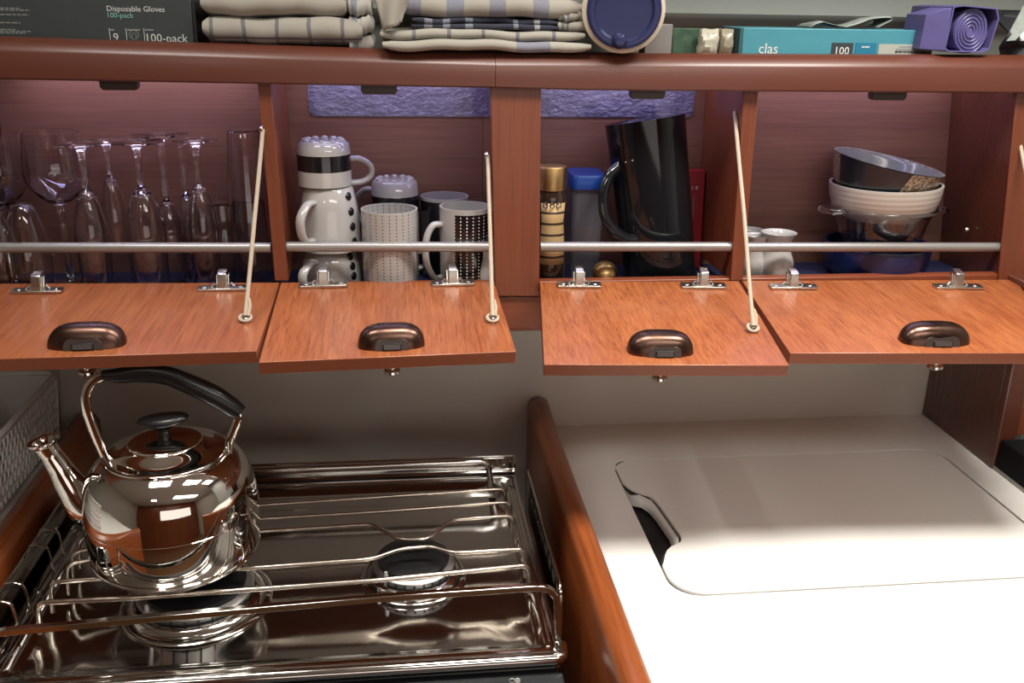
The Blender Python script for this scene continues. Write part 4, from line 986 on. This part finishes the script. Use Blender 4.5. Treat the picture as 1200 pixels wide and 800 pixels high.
# control panel in front
b = NB(); prism(b, [Vector((-.415, y, z)) for y, z in ((-.383, TZ-.006), (-.415, TZ-.010), (-.420, TZ-.014), (-.432, TZ-.06), (-.432, .74), (-.383, .74))], (.567, 0, 0)); cp = part('control_panel', b, plain('panel_black', (.014, .018, .020), .28, .3, 60), st, bevel=.002)
b = NB(); box(b, -.415, .152, -.4185, -.4165, TZ-.0135, TZ-.0115); part('trim_line', b, plain('edge_line', (.25, .26, .26), .35), cp)
for px, fill in ((600, 0), (606.5, 1)):
    b = NB(); c = onY(px, 797, -.4225); q = 12
    if fill: lathe(b, [(0, .0008), (.0026, .0008), (.0026, 0)], 16, c, mtx=Matrix.Rotation(PI/2*.86, 3, 'X'))
    else: tube(b, [c+Vector((.0024*math.cos(t), -.0004, .0024*math.sin(t))) for t in [2*PI*i/14 for i in range(14)]], .0005, 6, closed=True)
    part('burner_mark', b, INK, cp)
# splash plate at the back
b = NB(); A = onY(240, 551, .02); B = onY(604, 535, .02)
zt_l, zt_r = A.z+.004, B.z
P = [Vector((-.405, .022, TZ)), Vector((.150, .022, TZ)), Vector((.150, .022, zt_r)), Vector((-.405, .022, zt_l))]
prism(b, P, (0, .003, 0)); part('splash_plate', b, TRAYM, st)
b = NB(); tube(b, [P[3]+Vector((0, 0, 0)), P[2]], .0022, 8); part('splash_edge', b, STEEL, st)
b = NB(); box(b, .1485, .1505, .0, .0219, TZ, zt_r); part('corner_plate', b, TRAYM, st)
# side plates with slots and steps
for s, xo in ((1, .160), (-1, -.412)):
    b = NB(); yb_, yf_ = -.045, -.318; zt_ = .930
    P = [Vector((xo, yb_, TZ+.004)), Vector((xo, yb_, zt_-.004)), Vector((xo, yb_-.004, zt_)), Vector((xo, yf_+.02, zt_)), Vector((xo, yf_+.006, zt_-.006)), Vector((xo, yf_, zt_-.03)), Vector((xo, yf_, TZ-.012))]
    P[0].z = TZ-.012; prism(b, P, (.0016, 0, 0)); sp_ = part('side_plate', b, STEEL, st, bevel=.0004)
    b = NB(); tube(b, arc_corner([P[1], P[2], P[3], P[4], P[5], P[6]], .01), .0018, 8); part('side_plate_edge', b, STEEL, sp_)
    for k_ in range(9):
        y = -.075-.027*k_; b = NB(); prism(b, [Vector((xo-s*.0012, y, .921)), Vector((xo-s*.0012, y-.013, .918)), Vector((xo-s*.0012, y-.010, .908)), Vector((xo-s*.0012, y+.003, .911))], (s*.001, 0, 0)); part('slot', b, SEAM, sp_)
    b = NB()
    for dx, zz in ((.009, TZ+.012), (.018, TZ+.008), (.026, TZ+.005)):
        x = xo-s*dx; box(b, min(x, x-s*.0045), max(x, x-s*.0045), -.36, .0, TZ+.0, zz)
    part('guide_rail', b, STEEL, st, bevel=.0008)
# rods
def rod(px, name='pot_rod', z=RZ, r=.0024, endL=True, endR=True, drop=.036, par=None, mat=RODM):
    P = [onZ(x, y, z) for x, y in px]; path = []
    if endL: path.append(P[0]+Vector((-.002, -.001, -drop)))
    path += P
    if endR: path.append(P[-1]+Vector((.002, -.001, -drop)))
    b = NB(); tube(b, arc_corner(path, .009), r, 8); return part(name, b, mat, par or st, ang=60)
grate = None
rod([(92, 632), (180, 603), (300, 592), (450, 582), (592, 572.5)], r=.0021)
rod([(84, 648), (180, 622), (300, 608), (450, 599), (598, 588)], r=.0021)
rod([(78, 662), (180, 636), (310, 622), (435, 614), (468, 632), (500, 632), (531, 608.5), (602, 604)], r=.0022)
rod([(59, 682), (130, 677), (275, 667), (435, 655), (470, 643), (505, 640), (532, 648), (614, 643)], r=.0025)
rod([(44, 706), (150, 701), (440, 680), (619, 662)], r=.0028)
# rear frame: a flat bar loop; front rail: a deep flat bar
b = NB(); z = .932; A = onZ(60, 583, z); B = onZ(572, 541, z); A.y = B.y+.0
tube(b, arc_corner([A+Vector((0, 0, -.04)), A, B, B+Vector((.004, -.005, -.042))], .010), (.0046), 8, power=.6); part('rear_rail', b, STEEL, st, ang=50)
Yf = -.355
fp = [onY(-20, 742, Yf), onY(200, 722, Yf), onY(460, 699, Yf), onY(652, 686, Yf)]; fp.append(Vector((fp[-1].x+.004, Yf, TZ+.006)))
fp = [Vector((fp[0].x, Yf, TZ+.006))]+fp
path = arc_corner(fp, .022, 6); b = NB(); rings = []
for i, p in enumerate(path):
    t = (path[min(i+1, len(path)-1)]-path[max(i-1, 0)]).normalized(); nrm = Vector((-t.z, 0, t.x)); w_ = .0032; h_ = .0034
    rings.append([p+Vector((0, -h_, 0))+nrm*w_+Vector((0, 0, .0)), p+Vector((0, h_, 0))+nrm*w_, p+Vector((0, h_, 0))-nrm*w_, p+Vector((0, -h_, 0))-nrm*w_])
loft(b, rings); part('front_rail', b, STEEL, st, bevel=.0006, ang=50)
# left hooks on the side
for px in ((56, 621), (44, 640), (14, 684), (-2, 706)):
    b = NB(); p = onZ(*px, .935); tube(b, arc_corner([Vector((-.41, p.y, .935)), Vector((-.400, p.y, .937)), Vector((-.392, p.y, .933)), Vector((-.388, p.y, .900))], .006), .0019, 6); part('side_hook', b, STEEL, st, ang=60)
def burner(X, Y, R, par, lab):
    bn = NB(); z0 = TZ-.002
    lathe(bn, [(R*1.18, z0), (R*1.22, z0+.002), (R*1.18, z0+.004), (R*1.05, z0+.003)], 40, (X, Y, 0)); 
    lathe(bn, [(R*1.06, z0), (R*1.10, z0+.006), (R*1.04, z0+.011), (R*.95, z0+.012), (R*.9, z0+.008), (R*.9, z0)], 40, (X, Y, 0))
    o = part('burner_ring', bn, STEEL, par, ang=60)
    bn = NB(); lathe(bn, [(R*.80, z0), (R*.92, z0+.013), (R*.94, z0+.019), (R*.90, z0+.021), (R*.5, z0+.022), (0, z0+.022)], 40, (X, Y, 0)); part('burner_head', bn, BURNAL, o, ang=45)
    bn = NB()
    for k_ in range(28):
        t = 2*PI*k_/28; c = Vector((X+R*.935*math.cos(t), Y+R*.935*math.sin(t), z0+.0155)); u = Vector((-math.sin(t), math.cos(t), 0))*.0011; n_ = Vector((math.cos(t), math.sin(t), 0))*.0008
        prism(bn, [c-u-Vector((0, 0, .002)), c+u-Vector((0, 0, .002)), c+u+Vector((0, 0, .002)), c-u+Vector((0, 0, .002))], n_)
    part('flame_ports', bn, BLACK, o)['kind'] = 'stuff'
    bn = NB(); lathe(bn, [(0, z0+.0295), (R*.45, z0+.0293), (R*.74, z0+.0285), (R*.82, z0+.0265), (R*.81, z0+.0228), (0, z0+.0222)], 40, (X, Y, 0)); part('burner_cap', bn, CAPM, o, ang=50)
    bn = NB(); lathe(bn, [(0, z0+.028), (.0018, z0+.028), (.0024, z0+.024), (.0024, z0+.010)], 10, (X-R*.62, Y-R*.64, 0)); part('igniter', bn, CERAM, o)
burner(.0080, -.207, .0500, st, '')
burner(-.228, -.235, .0660, st, '')
# ================================================================== KETTLE
KX, KY, KZ = -.2460, -.221, RZ+.0035; KR = .0885
kt = thing('kettle', 'polished steel whistling kettle with black handle on the left burner', 'kettle', (KX, KY, KZ))
ZS = 1.16
prof = spl([(0, 0), (.066, 0), (.0765, .002), (.0835, .0085), (.0875, .020), (.0888, .035), (.0885, .054), (.0862, .073), (.0818, .088), (.0738, .099), (.0640, .1055), (.0590, .107)], 4)
prof = [(r_, z_*ZS) for r_, z_ in prof]; LH = .107*(ZS-1)
g = NB(); lathe(g, prof+[(.057, .1055+LH), (0, .105+LH)], 72); part('body', g, CHROME, kt, local=True, ang=60)
g = NB(); lathe(g, [(.0850, .0115), (.0866, .0122), (.0872, .0142), (.0862, .0155)], 72); part('base_seam', g, CHROME, kt, local=True)
g = NB(); lathe(g, [(.0880, .0605), (.0891, .0612), (.0890, .0622), (.0876, .0632)], 72); part('body_seam', g, CHROME, kt, local=True)
g = NB(); lathe(g, spl([(.0612, .1062), (.0618, .1082), (.0600, .1095), (.050, .1125), (.040, .118), (.0365, .1200), (.0355, .1218), (.025, .1245), (.010, .1262), (0, .1265)], 3), 64); ld = part('lid', g, CHROME, kt, local=True, ang=60); ld.location = (0, 0, LH)
g = NB(); lathe(g, spl([(.0075, .125), (.0062, .130), (.006, .136), (.010, .141)], 3)+[(0, .142)], 20); 
part('knob_stem', g, KBLACK, ld, local=True)
g = NB(); rings = []
for j in range(9):
    a = -PI/2+PI*j/8; rr = max(.02, math.cos(a)); zz = .1475+.0066*math.sin(a)
    rings.append([Vector((.0265*rr*math.cos(t), .0155*rr*math.sin(t), zz+.0022*(math.cos(t)*rr)+.0012*(rr*math.cos(t))**2)) for t in [2*PI*i/28 for i in range(28)]])
loft(g, rings); part('knob', g, KBLACK, ld, local=True, ang=60)
for c_ in ld.children: c_.location = (0, 0, -.004)
# spout
def KP(px, py, Y=KY): p = onY(px, py, Y); return p-Vector((KX, KY, KZ))
sp = [KP(128, 600), KP(104, 591), KP(87, 573), KP(72, 550), KP(60, 532), KP(52, 521)]
rad_ = [.026, .0225, .0165, .0125, .0105, .0115]
pp, rr = smooth_path(sp, rad_, 7)
g = NB(); tube(g, pp, rr, 24, cap=False); o = part('spout', g, CHROME, kt, local=True, ang=60, solid=.001)
g = NB(); d = (sp[-1]-sp[-2]).normalized(); c = sp[-1]
e1 = Vector((0, 1, 0)); e2 = Vector((1, 0, .22)).normalized()
for (rr1, h1_), (rr2, h2_) in (((.0115, -.001), (.0165, .0035)), ((.0165, .0035), (.0165, .0055)), ((.0165, .0055), (.0115, .0045)), ((.0115, .0045), (.009, -.004))):
    A_ = [g.verts.new(c+e1*rr1*math.sin(t)+e2*rr1*math.cos(t)+Vector((0, 0, h1_))) for t in [2*PI*i/28 for i in range(28)]]
    B_ = [g.verts.new(c+e1*rr2*math.sin(t)+e2*rr2*math.cos(t)+Vector((0, 0, h2_))) for t in [2*PI*i/28 for i in range(28)]]
    for i in range(28): g.faces.new((A_[i], A_[(i+1) % 28], B_[(i+1) % 28], B_[i]))
bmesh.ops.remove_doubles(g, verts=g.verts[:], dist=1e-6)
part('spout_rim', g, CHROME, o, local=True, ang=60)
# handle
la = [KP(127, 548), KP(121, 530), KP(111, 508), KP(102, 482), KP(101, 461), KP(109, 447), KP(124, 440)]
pp, _ = smooth_path(la, None, 6); g = NB(); tube(g, pp, [(.0052, .0028)]*len(pp), 10, up=(0, 1, 0)); part('handle_arm', g, CHROME, kt, local=True, ang=60)
ra_ = [KP(277, 482), KP(278, 492), KP(273, 506), KP(268, 518), KP(267, 532), KP(266, 548)]
pp, _ = smooth_path(ra_, None, 6); g = NB(); tube(g, pp, [(.0050, .0028)]*len(pp), 10, up=(0, 1, 0)); part('handle_arm', g, CHROME, kt, local=True, ang=60)
for px, py, s in ((127, 549, -1), (266, 546, 1)):
    c = KP(px, py); g = NB(); r0_ = math.hypot(c.x, 0)
    pr_ = [Vector((c.x+s*.001, -.009, c.z-.014)), Vector((c.x+s*.001, .009, c.z-.014)), Vector((c.x, .007, c.z+.008)), Vector((c.x, 0, c.z+.012)), Vector((c.x, -.007, c.z+.008))]
    prism(g, pr_, (-s*.003, 0, 0)); lathe(g, [(0, .004), (.003, .0035), (.004, 0)], 12, (c.x+s*.001, 0, c.z+.002), mtx=Matrix.Rotation(s*PI/2, 3, 'Y')); part('lug', g, CHROME, kt, local=True, bevel=.0008)
gp = [KP(120, 439.5), KP(140, 440), KP(165, 437.5), KP(195, 440), KP(222, 450), KP(250, 463), KP(270, 476), KP(281, 484)]
gr = [(.0050, .0062), (.008, .0068), (.0095, .0060), (.0100, .0070), (.0105, .0095), (.0110, .0105), (.0105, .0090), (.0090, .0078)]
pp, rr = smooth_path(gp, gr, 6); g = NB(); tube(g, pp, rr, 16, up=(0, 1, 0)); part('grip', g, KBLACK, kt, local=True, ang=50)
# ================================================================== BASKET at left
BX = -.4640
def bp(px, py): return onX(px, py, BX)
bk = thing('plastic_basket', 'white perforated plastic basket at the left edge, holding something black', 'basket', (BX-.1, -.08, .925))
z0 = .926; zR = 1.022; yb0, yb1 = .112, -.30
g = NB(); cw, ch = .0125, .0138; ny = int((yb0-yb1-.01)/cw); nz = 6; lo = .932
def xs_(z): return BX-.010+(z-z0)*.075
def vtx(y, z): return g.verts.new((xs_(z), y, z))
box_cells = []
for j in range(nz):
    for i in range(ny):
        y = yb0-.006-cw*i-(cw*.5 if j % 2 else 0); z = lo+ch*j
        hx, hz = .0036, .0046
        O = [(y, z), (y-cw, z), (y-cw, z+ch), (y, z+ch)]; cy, cz_ = y-cw/2, z+ch/2
        I = [(cy+hx, cz_-hz), (cy-hx, cz_-hz), (cy-hx, cz_+hz), (cy+hx, cz_+hz)]
        Ov = [vtx(*p) for p in O]; Iv = [vtx(*p) for p in I]
        for k_ in range(4): g.faces.new((Ov[k_], Ov[(k_+1) % 4], Iv[(k_+1) % 4], Iv[k_]))
bmesh.ops.remove_doubles(g, verts=g.verts[:], dist=1e-5)
part('perforated_side', g, WPLAS, bk, solid=.0016)
g = NB()
for za, zb_2 in ((z0, lo), (lo+ch*nz, zR)):
    A = [vtx(yb0, za), vtx(yb1, za), vtx(yb1, zb_2), vtx(yb0, zb_2)]; g.faces.new(A)
part('solid_band', g, WPLAS, bk, solid=.0016)
g = NB(); prism(g, [Vector((xs_(z0), yb0, z0)), Vector((xs_(zR), yb0+.004, zR)), Vector((BX-.24, yb0+.004, zR)), Vector((BX-.23, yb0, z0))], (0, .002, 0)); part('back_side', g, WPLAS, bk)
g = NB(); box(g, BX-.23, xs_(z0), yb1, yb0, z0, z0+.002); part('bottom', g, WPLAS, bk)
g = NB(); tube(g, arc_corner([Vector((xs_(zR)+.001, yb1, zR)), Vector((xs_(zR)+.001, yb0+.004, zR)), Vector((BX-.24, yb0+.004, zR))], .02), .0038, 8); part('rim', g, WPLAS, bk, ang=60)
g = NB(); rnd = random.Random(3); rings = []
for j in range(7):
    t = j/6; z = z0+.003+(1.072-z0)*t*.86; s = 1-.45*t**2
    rings.append([Vector((BX-.115+.085*s*math.cos(a)+rnd.uniform(-.004, .004), -.03+.10*s*math.sin(a)+rnd.uniform(-.004, .004), z)) for a in [2*PI*i/18 for i in range(18)]])
loft(g, rings); tag(part('black_pouch', g, plain('black_fabric', (.010, .012, .016), .7), sub=1, ang=80), 'black soft pouch sitting inside the white basket', 'pouch')
